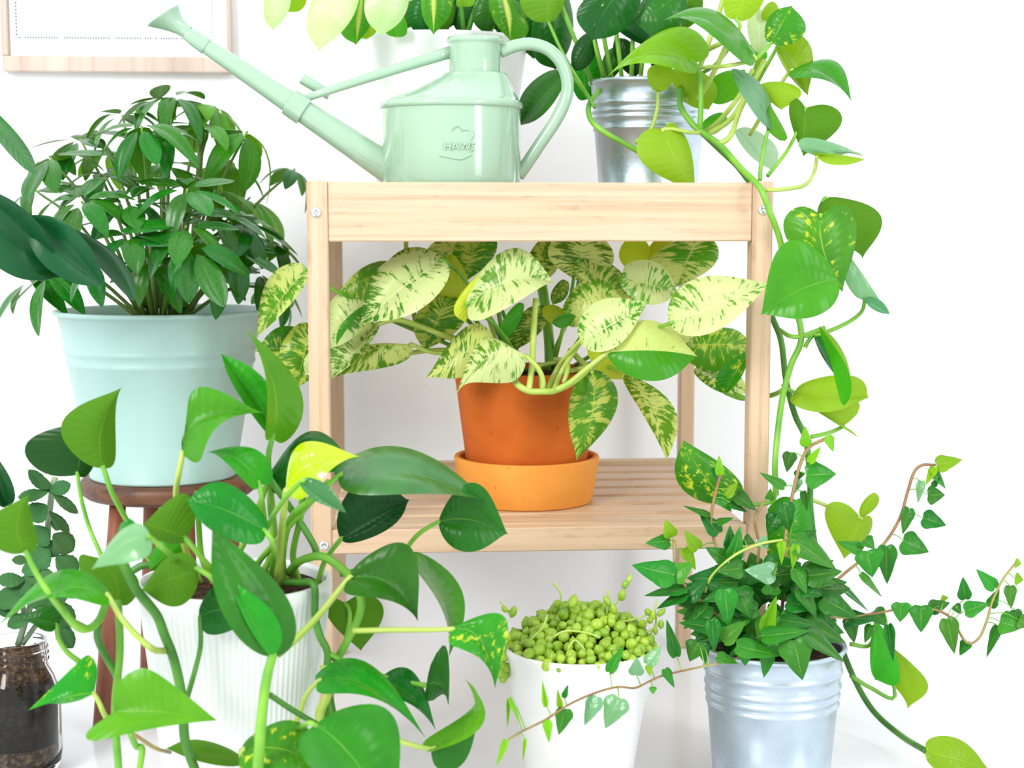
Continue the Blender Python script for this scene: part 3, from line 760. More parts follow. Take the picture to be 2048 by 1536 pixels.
L('vdk', (681, 1079), (819, 1000), (716, 965), (770, 1062), 1.30, mid=(745, 1040), sg='FN', arch=.0, pet=[(652, 1118), (640, 1150), (633, 1175, 1.30), (618, 1180, 1.295)], pr=.0027)
L('dk', (697, 1158), (836, 1243), (800, 1085), (748, 1195), 1.22, mid=(775, 1165), sg='Fn', arch=.05, prof='heart', pet=[(645, 1222), (600, 1270), (555, 1310)], pr=.003, pmat='st_pale', Wr=.55, label='broad dark heart leaf folded at its lower edge')
L('md', (826, 1112), (897, 1316), (912, 1160), (862, 1180), 1.26, mid=(888, 1200), sg='nf', arch=.05, pet=[(812, 1118), (740, 1134), (680, 1150)], pmat='st_dark')
L('un', (690, 1206), (722, 1302), (765, 1212), (652, 1224), 1.30, sg='FF', under=True, pet=[(700, 1230, 1.295), (690, 1290, 1.295)])
L('gd', (905, 1258), (990, 1378), (1000, 1228), (940, 1305), 1.20, mid=(960, 1280), sg='fn', arch=.06, pet=[(860, 1260), (780, 1260), (705, 1262)], pr=.0024, pmat='st_pale', label='green leaf with yellow patches beside the bead plant')
L('dk', (853, 1371), (897, 1412), (886, 1290), (868, 1400), 1.24, mid=(880, 1370), sg='ff', prof='tri', Wr=.9)
L('dk', (758, 1372), (872, 1461), (810, 1335), (795, 1398), 1.245, mid=(815, 1385), sg='fn', pet=[(740, 1358), (690, 1330), (655, 1310)], pmat='st_dark')
L('md', (636, 1363), (852, 1477), (705, 1316), (712, 1388), 1.19, mid=(735, 1372), sg='fn', arch=.06, Wr=.36, pet=[(612, 1390), (600, 1425), (590, 1450)], pmat='st_pale')
L('br', (862, 1498), (929, 1356), (945, 1470), (925, 1432), 1.18, mid=(945, 1440), sg='nf', arch=.0, pet=[(830, 1492), (785, 1478)], pmat='st_pale')
L('dk', (862, 1499), (958, 1420), (918, 1534), (890, 1475), 1.185, sg='nf', arch=.0)
L('md', (630, 1450), (790, 1640), (775, 1420), (622, 1535), 1.10, mid=(700, 1510), sg='fF', arch=.06, Wr=.6, pet=[(618, 1446), (600, 1455, 1.15), (580, 1470, 1.2)], label='big glossy leaf at the bottom edge')
L('gd', (484, 1502), (655, 1548), (575, 1440), (545, 1550), 1.15, mid=(570, 1500), sg='fn', Wr=.5, pet=[(486, 1530), (482, 1600)], pr=.003, pmat='st_pale')
L('un', (482, 1520), (330, 1497), (415, 1482), (420, 1528), 1.19, mid=(410, 1505), sg='fn', under=True)
L('br', (492, 1560), (560, 1512), (505, 1512), (560, 1560), 1.14, sg='fn')
L('br', (228, 1424), (434, 1441), (284, 1336), (192, 1482), 1.12, mid=(320, 1424), sg='fn', arch=.05, prof='tri', Wr=.45, label='big bright heart leaf in front of the ribbed pot')
L('gd', (187, 1387), (56, 1421), (176, 1310), (120, 1408), 1.17, mid=(135, 1395), sg='fn', prof='tri', pet=[(198, 1405), (208, 1428), (232, 1470, 1.2)], pmat='st_pale', Wr=.45, label='pointed leaf with a yellow patch beside the jar')
L('br', (217, 1193), (-6, 1254), (150, 1138), (135, 1195), 1.14, mid=(120, 1180), sg='fn', arch=.06, Wr=.36, pet=[(240, 1232), (270, 1268), (305, 1298), (330, 1302, 1.17)], pr=.0026, pmat='st_pale', label='long bright pointed leaf above the glass jar')
L('un', (52, 1104), (60, 988), (-35, 1070), (68, 1050), 1.12, mid=(35, 1050), sg='ff', under=True, pet=[(75, 1150), (108, 1200), (140, 1238, 1.16), (175, 1258, 1.2)], pr=.0025)
L('ivp', (300, 1075), (182, 1140), (262, 1048), (280, 1120), 1.08, mid=(250, 1085), sg='fn', prof='ovate', arch=.03, pet=[(330, 1100, 1.12), (360, 1130, 1.2)], label='blurred leaf with a painted whitish sheen close to the lens')  # its whitish sheen is put in as pale leaf colour
L('md', (270, 1045), (235, 1105), (275, 1075), (240, 1050), 1.1, prof='tri')
L('un', (372, 1077), (286, 1048), (375, 990), (322, 1082), 1.20, mid=(330, 1060), sg='fF', under=True, pet=[(405, 1118), (435, 1150, 1.24), (460, 1172, 1.27)], pr=.0026, Wr=.55)
L('md', (531, 1063), (372, 1002), (470, 974), (440, 1070), 1.19, mid=(450, 1020), sg='fn', arch=.08, pet=[(545, 1085), (548, 1120, 1.24), (535, 1165, 1.28)], pr=.0024)
L('dk', (545, 1313), (421, 1050), (584, 1215), (440, 1215), 1.12, mid=(500, 1190), sg='FN', arch=.03, pet=[(536, 1345), (528, 1395), (522, 1455), (516, 1540)], pr=.0042, prof='ovate', Wr=.42, label='large dark pointed leaf hanging in front of the ribbed pot')
L('md', (540, 1310), (463, 1160), (555, 1240), (490, 1240), 1.112, sg='NN', prof='ovate', Wr=.2)
L('dk', (400, 1236), (500, 1242), (432, 1172), (448, 1266), 1.2, mid=(445, 1220), sg='FN', pet=[(401, 1290), (390, 1340), (372, 1402, 1.18)], pmat='st_dark', Wr=.5)
L('un', (395, 1138), (283, 1180), (348, 1108), (362, 1211), 1.17, sg='FN', under=True, prof='ovate', pet=[(425, 1158), (440, 1190, 1.23)], Wr=.48)
L('un', (236, 1206), (164, 1108), (278, 1165), (160, 1140), 1.22, mid=(225, 1150), sg='FN', under=True, pet=[(241, 1290), (238, 1360), (230, 1420)], pmat='st_green', Wr=.55)
L('br', (300, 1140), (364, 1076), (318, 1082), (352, 1120), 1.28, sg='FF', prof='ovate')
L('dk', (113, 1252), (20, 1246), (112, 1214), (80, 1258), 1.18, mid=(75, 1240), sg='fn', prof='tri', pet=[(118, 1280), (135, 1305), (162, 1326)])
L('br', (518, 967), (411, 906), (530, 912), (465, 938), 1.23, mid=(470, 915), sg='fn', pet=[(524, 1000), (532, 1060, 1.26)])
# stalks and runners
def T(pts, r, m='st_green', Y=None, **k): return stem(p_, pts, r, m, Y, **k)
T([(575, 1172, 1.285), (565, 1120, 1.28), (580, 1040, 1.26), (620, 1000, 1.24), (660, 962, 1.24)], .0028, 'st_green')
T([(510, 1170, 1.29), (545, 1100, 1.28), (540, 1000, 1.28), (548, 940, 1.28)], .0026)
T([(598, 1165, 1.29), (586, 1110, 1.28), (600, 1040, 1.26), (606, 985, 1.24)], .0026)
T([(445, 1170, 1.29), (470, 1120, 1.28), (500, 1060, 1.27), (540, 950, 1.265)], .0024)
T([(538, 955, 1.26), (590, 1030, 1.26), (625, 1085, 1.26), (636, 1118, 1.26)], .0028, 'st_dark')
T([(578, 1145, 1.28), (600, 1122, 1.26), (640, 1112, 1.25), (672, 1128, 1.25), (706, 1160, 1.25), (722, 1200, 1.25), (716, 1238, 1.25), (690, 1290, 1.25), (672, 1330, 1.25), (655, 1420, 1.24), (648, 1500, 1.24)], .0034, 'st_green', label='thick runner arching over the pot rim')
T([(570, 1165, 1.27), (600, 1165, 1.255), (628, 1170, 1.24), (630, 1230, 1.24), (640, 1272, 1.24), (655, 1305, 1.24), (654, 1360, 1.24), (668, 1440, 1.23)], .0030, 'st_dark')
T([(238, 1108, 1.13), (270, 1175, 1.15), (312, 1228, 1.17), (328, 1268, 1.17), (348, 1320, 1.17), (365, 1400, 1.17), (370, 1480, 1.17), (392, 1545, 1.17)], .0038, 'st_dark', label='long dark runner hanging over the ribbed pot')
T([(115, 1205, 1.14), (150, 1250, 1.15), (175, 1258, 1.16), (198, 1240, 1.17), (212, 1205, 1.18)], .0030, 'st_green')
T([(196, 1248, 1.18), (196, 1280, 1.19), (214, 1318, 1.2), (234, 1356, 1.2), (236, 1420, 1.2)], .0030, 'st_dark')
T([(236, 1200, 1.20), (240, 1300, 1.20), (230, 1420, 1.19), (238, 1545, 1.19)], .0030)
T([(262, 1468, 1.16), (272, 1492, 1.17), (284, 1498, 1.17), (278, 1545, 1.17)], .0026)
T([(270, 1470, 1.15), (310, 1496, 1.16), (340, 1505, 1.19)], .0015, 'st_brown')
T([(540, 1390, 1.125), (585, 1420, 1.15), (640, 1452, 1.17)], .0022, 'st_dark')
T([(660, 1308, 1.24), (705, 1330, 1.24), (758, 1350, 1.25), (800, 1362, 1.25), (853, 1371, 1.24)], .0022, 'st_green')
T([(260, 1145, 1.29), (290, 1130, 1.29), (330, 1140, 1.29), (370, 1178, 1.29)], .003, 'st_dark')
T([(395, 985, 1.25), (398, 1060, 1.27), (405, 1120, 1.28), (430, 1172, 1.29)], .0024, 'st_green')
T([(650, 1500, 1.24), (640, 1430, 1.235), (655, 1390, 1.235), (650, 1330, 1.24)], .004, 'st_pale')

# ================================================================== marbled pothos in terracotta, on its saucer
ym = 1.655; qk = mpp(ym); qx = P(1053, 950, ym).x
zs_ = zs; zs = zs+.0004
sau = thing('saucer', 'light orange terracotta saucer under the terracotta pot on the lower deck', 'saucer', (qx, ym, zs))
zsa = Zy(910, ym)
rS1, rS0 = 148*qk, 134*qk
V, Fc = lathe([(rS0*.985, zs), (rS0, zs+.002), (rS1-.0004, zsa-.0018), (rS1-.0012, zsa), (rS1-.0062, zsa), (rS1-.0072, zsa-.002), (rS0-.0072, zs+.008), (1e-6, zs+.0078)], 80, (qx, ym, 0)); obj('bowl', V, Fc, M['terra_light'], sau)
mq = thing('potted_marbled_pothos', 'cream and green marbled pothos in a terracotta pot on the lower shelf deck', 'potted plant', (qx, ym, zs+.008))
zq1 = Zy(738, ym); rq1 = 147*qk; zq0 = zs+.008
zq9 = Zy(920, ym); rq0 = 123*qk - (147-123)*qk*(zq9-zq0)/(zq1-zq9)
V, Fc = lathe([(rq0*.97, zq0), (rq0, zq0+.002), (rq1-.0006, zq1-.002), (rq1-.0016, zq1), (rq1-.0064, zq1), (rq1-.0074, zq1-.002), (rq1-.009, zq1-.03)], 80, (qx, ym, 0)); obj('pot', V, Fc, M['terra'], mq, label='orange-brown aged terracotta pot')
soil(mq, (qx, ym), rq1-.0078, zq1-.008, dome=.004)
p_ = mq
ROOTM = [(1085, 742, ym)]
# left side
L('mqw', (886, 520), (719, 648), (775, 522), (850, 612), 1.55, mid=(806, 575), sg='fn', arch=.06, pet=[(930, 560, 1.6), (1010, 680, 1.63), (1050, 740, ym)], label='large pale marbled leaf at the upper left')
L('mqd', (775, 536), (676, 585), (735, 530), (742, 604), 1.59, sg='fn', pet=[(840, 560, 1.63), (990, 690, ym)])
L('mqw', (735, 592), (658, 700), (668, 595), (722, 660), 1.585, mid=(690, 640), sg='fn', pet=[(800, 640, 1.62), (920, 680, 1.64)])
L('mqh', (742, 612), (672, 690), (735, 655), (690, 640), 1.575, sg='FN', Wr=.3)
L('mqw', (752, 650), (663, 758), (672, 665), (730, 700), 1.59, sg='fn', pet=[(800, 640), (880, 668), (960, 700, 1.62)], pr=.003, pmat='st_pale')
L('mq', (826, 690), (664, 762), (745, 688), (740, 740), 1.60, mid=(745, 700), sg='fn', Wr=.3, pet=[(870, 706), (930, 702), (990, 708, 1.63)], pr=.0026, pmat='st_pale')
L('mq', (872, 525), (768, 528), (830, 494), (820, 545), 1.64, sg='fn', pet=[(960, 600, 1.65), (1020, 720, ym)])
L('mq', (905, 470), (862, 548), (930, 505), (850, 505), 1.70, sg='FF')
L('mqd', (955, 468), (925, 568), (993, 500), (906, 500), 1.665, sg='FF', pet=[(990, 580, 1.68), (1040, 720, ym)])
L('mqy', (893, 512), (918, 612), (932, 550), (866, 570), 1.63, sg='FF', pet=[(930, 600, 1.65), (1000, 720, ym)], label='plain yellow-green leaf')
L('mqw', (935, 612), (1109, 566), (1000, 506), (1020, 612), 1.535, mid=(1020, 560), sg='fn', arch=.10, label='broad domed pale leaf in the middle of the plant', pet=[(990, 650, 1.58), (1040, 720, 1.63)])
L('mqy', (994, 510), (932, 648), (968, 585), (920, 590), 1.545, mid=(950, 575), sg='fn')
L('mqd', (895, 598), (848, 702), (930, 640), (832, 630), 1.62, sg='FF', pet=[(950, 640, 1.64), (1010, 720, ym)])
L('mq', (985, 690), (851, 757), (945, 648), (935, 752), 1.555, mid=(930, 705), sg='fn', arch=.07, pet=[(1010, 700, 1.58), (1040, 745, 1.62)])
L('mqw', (1054, 714), (912, 789), (985, 676), (975, 765), 1.515, mid=(990, 706), sg='fn', arch=.10, pet=[(1075, 735), (1086, 760), (1085, 782)], pr=.0028, pmat='st_pale', label='pale marbled leaf bending over the pot rim')
L('md', (1044, 606), (1003, 682), (1036, 650), (1006, 640), 1.61, sg='nf', Wr=.25)
L('mqd', (1075, 612), (1030, 702), (1090, 650), (1022, 655), 1.635, sg='FF')
# right side
L('mq', (1165, 468), (1160, 566), (1228, 515), (1096, 500), 1.61, sg='FF', pet=[(1150, 600, 1.65), (1100, 720, ym)], Wr=.5)
L('mqd', (1100, 478), (1068, 575), (1120, 525), (1056, 515), 1.65, sg='FF')
L('mqd', (1130, 560), (1105, 610), (1135, 590), (1105, 580), 1.66, sg='FF')
L('mq', (1152, 525), (1268, 604), (1225, 530), (1195, 585), 1.60, sg='fn', pet=[(1140, 600, 1.63), (1110, 720, ym)])
L('mqw', (1245, 552), (1358, 588), (1305, 522), (1285, 606), 1.59, sg='fn', pet=[(1200, 620, 1.62), (1130, 720, ym)])
L('mq', (1398, 474), (1350, 576), (1434, 520), (1300, 520), 1.66, mid=(1375, 520), sg='NF', pet=[(1330, 520, 1.68), (1200, 690, 1.67)], Wr=.5)
L('mqy', (1270, 478), (1262, 545), (1300, 505), (1238, 505), 1.69, sg='FF')
L('mqy', (1330, 470), (1300, 535), (1345, 510), (1295, 500), 1.70, sg='FF')
L('mqw', (1340, 647), (1543, 565), (1385, 560), (1425, 665), 1.47, dy=-.02, mid=(1430, 612), sg='fn', arch=.06, prof='ovate', pet=[(1300, 660, 1.53), (1220, 690, 1.6), (1150, 730, 1.64)], label='largest pale leaf reaching over the right post')
L('mq', (1132, 628), (1247, 600), (1165, 562), (1195, 637), 1.575, sg='fn', mid=(1190, 592), pet=[(1120, 680, 1.6), (1105, 735, 1.64)])
L('mqw', (1160, 682), (1296, 603), (1190, 605), (1228, 696), 1.52, mid=(1225, 648), sg='fn', prof='ovate', pet=[(1130, 715, 1.54), (1110, 745, 1.56), (1094, 782, 1.52)], pr=.0026, pmat='st_pale')
L('mqh', (1213, 706), (1396, 713), (1290, 640), (1308, 762), 1.50, mid=(1300, 700), sg='fn', prof='ovate', pet=[(1170, 740), (1140, 765), (1112, 780)], pr=.003, pmat='st_pale', label='leaf half cream and half plain green')
L('mqd', (1183, 741), (1152, 922), (1236, 800), (1137, 822), 1.53, mid=(1185, 825), sg='FF', prof='ovate', arch=.08, pet=[(1175, 735), (1150, 740, 1.56), (1120, 745, 1.6)], pr=.0026, pmat='st_pale', label='mottled leaf hanging down over the pot')
L('mq', (1255, 748), (1334, 925), (1345, 810), (1268, 800), 1.56, mid=(1305, 815), sg='NF', prof='ovate', arch=.05, pet=[(1235, 740), (1190, 730, 1.6), (1150, 738, 1.63)], label='long mottled leaf hanging beside the pot')
L('mqd', (1365, 690), (1503, 688), (1440, 655), (1430, 742), 1.60, sg='fn', pet=[(1300, 690, 1.62), (1170, 730, 1.65)])
L('mq', (1392, 735), (1500, 786), (1450, 728), (1430, 780), 1.62, sg='fn')
L('gd', (1449, 785), (1500, 698), (1436, 745), (1482, 755), 1.57, sg='fn', prof='ovate', Wr=.3, pet=[(1460, 790), (1480, 797), (1500, 798)])
L('mq', (1340, 640), (1395, 690), (1375, 640), (1345, 680), 1.60, sg='fn')
L('mqy', (1180, 690), (1245, 760), (1235, 715), (1195, 740), 1.58, sg='fn', Wr=.3)
L('mqy', (1085, 625), (1140, 640), (1110, 610), (1110, 650), 1.60, sg='fn')
L('md', (1152, 632), (1104, 645), (1128, 628), (1130, 655), 1.56, sg='NN', prof='strap', Wr=.3)
# beyond the left post
L('mq', (614, 540), (513, 678), (545, 548), (580, 610), 1.575, mid=(565, 595), sg='fn', pet=[(660, 575, 1.58), (760, 630, 1.62), (900, 690, 1.64)])
L('mqd', (618, 690), (512, 702), (570, 652), (570, 722), 1.60, sg='fn')
L('mqd', (622, 648), (592, 778), (640, 720), (560, 700), 1.585, sg='FN')
L('mqw', (640, 700), (610, 750), (640, 740), (612, 712), 1.575, sg='FN')
# stalks
T([(1100, 740, ym), (1098, 680, 1.66), (1090, 610, 1.67), (1075, 520, 1.68)], .0055, 'st_green', label='thick main stem')
T([(1022, 742, 1.58), (1034, 768, 1.525), (1058, 782, 1.515), (1085, 783, 1.51), (1110, 781, 1.51), (1145, 764, 1.51), (1180, 735, 1.53), (1214, 706, 1.50)], .0033, 'st_pale', label='pale runner looping over the pot rim')
T([(1058, 780, 1.515), (1064, 730, 1.53), (1068, 650, 1.55), (1072, 598, 1.56)], .0030, 'st_pale')
T([(1108, 780, 1.515), (1122, 745, 1.54), (1160, 684, 1.53)], .0026, 'st_pale')
T([(1085, 782, 1.512), (1080, 745, 1.55), (1070, 735, 1.58), (1120, 722, 1.62)], .0024, 'st_pale')
T([(1128, 765, 1.515), (1136, 735, 1.53), (1130, 722, 1.56), (1110, 718, 1.6)], .0024, 'st_pale')
T([(955, 690, 1.62), (880, 668, 1.62), (800, 640, 1.61), (745, 628, 1.6)], .0030, 'st_pale')
T([(990, 708, 1.63), (880, 700, 1.62), (780, 712, 1.61)], .0024, 'st_pale')
T([(1000, 720, 1.64), (985, 660, 1.64), (960, 590, 1.64)], .0024, 'st_pale')
T([(1015, 720, 1.64), (1000, 640, 1.65), (985, 560, 1.65)], .0024, 'st_green')
T([(830, 640, 1.63), (815, 560, 1.64), (812, 490, 1.65), (812, 470, 1.65)], .0024, 'st_pale')
T([(1140, 700, 1.63), (1180, 735, 1.6), (1240, 745, 1.58)], .003, 'st_pale')

# ================================================================== bead plant in a white pot
yb = 1.375; bk = mpp(yb); bx_ = P(1160, 1290, yb).x
zb1 = Zy(1290, yb); rb1 = 159*bk
zst = Zy(1400, yb)
sp_t = thing('potted_string_of_pearls', 'string of pearls plant with round green beads in a plain white pot on the floor', 'potted plant', (bx_, yb, 0))
rbs = 133*bk; rb0 = rbs-(133-100)*bk*zst/(zst-0)*1.0
V, Fc = lathe([(rb0*.97, 0), (rb0, .003), (rbs, zst-.004), (rbs+.001, zst), (rbs+.0035, zst+.004), (rb1-.003, zb1-.012), (rb1, zb1-.003), (rb1-.0006, zb1), (rb1-.0030, zb1), (rb1-.0038, zb1-.003), (rb1-.006, zb1-.02)], 80, (bx_, yb, 0)); obj('pot', V, Fc, M['pearl_pot'], sp_t)
soil(sp_t, (bx_, yb), rb1-.004, zb1-.006, dome=.012)
rs = rb1-.004
def pearl_mesh():
    V = []; Fc = []; n, m = 9, 14
    for i in range(n+1):
        th = pi*i/n
        for q in range(m):
            a = 2*pi*q/m; r = math.sin(th); z = math.cos(th)
            if i == 0: z += .28
            V.append((r*math.cos(a), r*math.sin(a), z))
    for i in range(n):
        for q in range(m): Fc.append((i*m+q, (i+1)*m+q, (i+1)*m+(q+1) % m, i*m+(q+1) % m))
    me = bpy.data.meshes.new('bead_leaf'); me.from_pydata(V, [], Fc); me.polygons.foreach_set('use_smooth', [True]*len(Fc)); me.materials.append(M['pearl']); return me
PM = pearl_mesh(); pl = []
def bead(p, r, elong=1.0):
    o = bpy.data.objects.new('bead_leaf', PM); COL.objects.link(o); o.parent = sp_t; o.location = Vector(p)-ABS[sp_t.name]
    o.scale = (r, r, r*elong); o.rotation_euler = (random.uniform(-.9, .9), random.uniform(-.9, .9), random.uniform(0, 6))
random.seed(5)
tries = 0
while len(pl) < 215 and tries < 20000:
    tries += 1
    a = random.uniform(0, 2*pi); rr = rs*math.sqrt(random.random())*1.0
    r = random.uniform(.0038, .0062)
    q = rr/rs
    x, y = rr*math.cos(a), rr*math.sin(a)
    hump = .030*max(0, 1-((x-.004)/rs)**2*1.05)*max(.15, 1-((y-.012)/rs)**2)
    z = zb1-.006+hump+random.uniform(-.002, .006)
    p = Vector((bx_+x, yb+y, z))
    if all((p-o_).length > (r+r_)*.82 for o_, r_ in pl):
        pl.append((p, r)); bead(p, r, random.uniform(1, 1.15))
for (x, y, r) in ((1008, 1312, .0055), (1004, 1330, .005), (1012, 1336, .0052), (999, 1345, .0056), (1010, 1350, .0048), (1006, 1358, .0042), (1002, 1292, .0055), (1012, 1276, .0056), (1004, 1262, .005)):
    bead(P(x, y, yb-.012), r*.9)
T2 = lambda pts, r, m='st_pale', Y=None: stem(sp_t, pts, r, m, Y, name='strand', seg=6)
T2([(1030, 1290, yb), (1012, 1300, yb-.01), (1004, 1330, yb-.012), (1004, 1365, yb-.012)], .0009)
for pts in ([(1225, 1215, yb), (1240, 1195, yb), (1252, 1175, yb), (1259, 1155, yb)], [(1210, 1240, yb), (1218, 1205, yb), (1215, 1180, yb)], [(1120, 1210, yb), (1122, 1190, yb), (1112, 1172, yb), (1105, 1166, yb)], [(1300, 1270, yb), (1312, 1245, yb), (1310, 1220, yb), (1315, 1200, yb)], [(1022, 1235, yb), (1014, 1218, yb), (1000, 1203, yb)], [(1240, 1245, yb), (1280, 1235, yb), (1300, 1225, yb)], [(1290, 1265, yb), (1305, 1258, yb), (1318, 1248, yb)],
            [(1105, 1275, yb-.055), (1130, 1262, yb-.056), (1170, 1265, yb-.056), (1200, 1275, yb-.055)], [(1135, 1300, yb-.06), (1150, 1280, yb-.058), (1170, 1300, yb-.06)], [(1060, 1280, yb-.04), (1085, 1255, yb-.04), (1095, 1230, yb-.03)]):
    T2(pts, .0009)
for (x, y, r) in ((1259, 1157, .0022), (1251, 1168, .0028), (1244, 1191, .0036), (1214, 1202, .003), (1113, 1208, .0032), (1146, 1203, .0042), (1026, 1224, .0034), (1009, 1219, .0022), (1227, 1220, .0034), (1296, 1224, .003), (1322, 1225, .0028), (1322, 1249, .0028), (1311, 1262, .0022), (1300, 1240, .003), (1285, 1248, .004), (1305, 1232, .003), (1125, 1230, .004), (1222, 1238, .0046)):
    bead(P(x, y, yb-.002), r, 1.6)
# ================================================================== zinc buckets
def bucket(root, cx_, cy_, z0, z1, r0, r1, rings, lab):
    def rr(z): return r0+(r1-r0)*(z-z0)/(z1-z0)
    pr = [(rr(z0)*.985, z0), (rr(z0)+.0012, z0+.0006), (rr(z0)+.0016, z0+.0024), (rr(z0)+.0002, z0+.0042)]
    for zz in sorted(rings):
        pr += [(rr(zz-.0028), zz-.0028), (rr(zz)+.0012, zz-.0013), (rr(zz)+.0017, zz), (rr(zz)+.0012, zz+.0013), (rr(zz+.0028), zz+.0028)]
    pr += [(rr(z1-.006), z1-.006), (r1+.0016, z1-.0048), (r1+.003, z1-.0025), (r1+.0022, z1-.0004), (r1+.0005, z1), (r1-.0012, z1-.0012), (r1-.0016, z1-.006), (rr(z1-.03)-.0014, z1-.03)]
    V, Fc = lathe(pr, 96, (cx_, cy_, 0)); return obj('pot', V, Fc, M['zinc'], root, label=lab)
# ------------------------------------------------------------------ golden pothos on top of the shelf
yg = 1.70; gk = mpp(yg); gx = P(1297, 260, yg).x; zg0 = ztop_deck+.0004; zg1 = Zy(160, yg)
gp = thing('potted_golden_pothos', 'golden pothos in a zinc bucket on top of the shelf, trailing past its right post', 'potted plant', (gx, yg, zg0))
bucket(gp, gx, yg, zg0, zg1, 97*gk, 116*gk, [Zy(y, yg) for y in (208, 224, 236, 258)], 'ribbed zinc bucket')
soil(gp, (gx, yg), 110*gk, zg1-.012)
p_ = gp
L('lm', (1326, 259), (1392, 384), (1276, 310), (1374, 280), 1.55, mid=(1352, 320), sg='FF', under=True, pet=[(1345, 258), (1375, 264), (1402, 266, 1.57)], pmat='st_pale', label='lime leaf hanging in front of the bucket')
L('lm', (1389, 126), (1210, 158), (1375, 55), (1320, 130), 1.57, mid=(1300, 105), sg='fn', pet=[(1400, 150), (1402, 200), (1400, 262)], pr=.0028, pmat='st_green', label='wide lime leaf pointing left across the bucket')
L('md', (1511, 118), (1327, 40), (1458, 38), (1425, 72), 1.53, mid=(1430, 48), sg='fn', arch=.1, pet=[(1490, 125), (1450, 132), (1395, 138, 1.6), (1340, 165, 1.68)], pmat='st_pale', label='long green leaf arching to the left')
L('gdd', (1368, -25), (1264, 42), (1300, -15), (1352, 78), 1.60, mid=(1318, 18), sg='FF', prof='ovate', pet=[(1370, 20, 1.64), (1330, 160, 1.7)], Wr=.6)
L('gdd', (1275, -50), (1184, 82), (1164, 5), (1258, 48), 1.585, mid=(1218, 10), sg='FF', Wr=.45, prof='ovate')
L('vdk', (1305, 90), (1219, 36), (1280, 12), (1255, 75), 1.66, sg='FF')
L('lm', (1472, 38), (1515, -60), (1452, -10), (1526, 5), 1.58, sg='FF', under=True, pet=[(1478, 60), (1430, 130, 1.62), (1360, 165, 1.68)])
L('gd', (1542, 86), (1583, 11), (1536, 38), (1608, 68), 1.57, sg='fF', pet=[(1530, 100), (1512, 118)])
L('lm', (1556, 92), (1616, 192), (1617, 85), (1568, 135), 1.60, sg='fn', pet=[(1540, 120), (1515, 165)])
L('md', (1582, 141), (1704, 204), (1655, 118), (1628, 156), 1.58, mid=(1645, 145), sg='fn', pet=[(1568, 158), (1530, 220), (1500, 270, 1.6)], pmat='st_pale')
L('un', (1611, 216), (1607, 313), (1684, 238), (1578, 215), 1.56, mid=(1608, 262), sg='FF', under=True, prof='heart', pet=[(1600, 250), (1575, 300), (1535, 352, 1.545)], pr=.002, Wr=.6, label='heart shaped leaf standing clear of the wall')
L('ivp', (1634, 313), (1730, 314), (1606, 276), (1690, 308), 1.54, mid=(1680, 305), sg='fn', prof='tri', label='pale leaf seen edge-on')
L('lm', (1634, 313), (1730, 318), (1640, 306), (1672, 330), 1.538, sg='fn', prof='strap', under=True, Wr=.3, pet=[(1628, 345), (1610, 370, 1.505), (1570, 378, 1.484), (1532, 380, 1.484)], pr=.0022, pmat='st_pale')
L('ivp', (1546, 262), (1464, 138), (1530, 180), (1500, 215), 1.55, mid=(1520, 200), sg='fn', prof='strap', Wr=.25)
L('br', (1536, 262), (1540, 208), (1575, 276), (1532, 240), 1.548, sg='fn', prof='tri', pet=[(1530, 285), (1522, 330), (1520, 362)])
L('lm', (1521, 168), (1563, 220), (1600, 178), (1534, 195), 1.57, sg='FF', under=True)
L('lm', (1348, 138), (1418, 220), (1425, 160), (1362, 195), 1.62, sg='FF', under=True, label='lime leaf with a yellow margin')
L('lm', (1316, 185), (1318, 128), (1350, 150), (1294, 148), 1.60, sg='FF', under=True, pet=[(1314, 220), (1300, 262), (1270, 285, 1.6)], pmat='st_pale')
L('br', (1425, 205), (1490, 138), (1424, 158), (1488, 185), 1.63, sg='FF')
L('ivp', (1475, 258), (1545, 342), (1546, 285), (1490, 300), 1.66, sg='FN', under=True)
L('cr', (1517, 106), (1520, 16), (1542, 60), (1494, 50), 1.63, sg='FF')
L('lm', (1522, 35), (1560, 20), (1540, 4), (1545, 40), 1.62, sg='FF')
L('vdk', (1186, 72), (1145, 144), (1150, 88), (1185, 120), 1.66, sg='FF', pet=[(1195, 110), (1215, 170, 1.69)])
L('dk', (1125, 148), (1036, 253), (1056, 172), (1100, 215), 1.66, sg='fn', pet=[(1150, 160), (1180, 200), (1178, 215)], label='dark leaf behind the can handle')
L('un', (1378, -40), (1370, 62), (1406, 10), (1346, 10), 1.64, sg='FF', under=True)
L('br', (1450, 230), (1400, 270), (1440, 262), (1415, 235), 1.66, sg='FF')
L('md', (1470, 60), (1430, 30), (1445, 40), (1455, 55), 1.66, sg='FF')
L('br', (1535, 110), (1480, 100), (1505, 90), (1505, 125), 1.64, sg='FF')
L('lm', (1520, 108), (1500, 175), (1528, 140), (1505, 140), 1.60, sg='fn', Wr=.2, prof='strap')
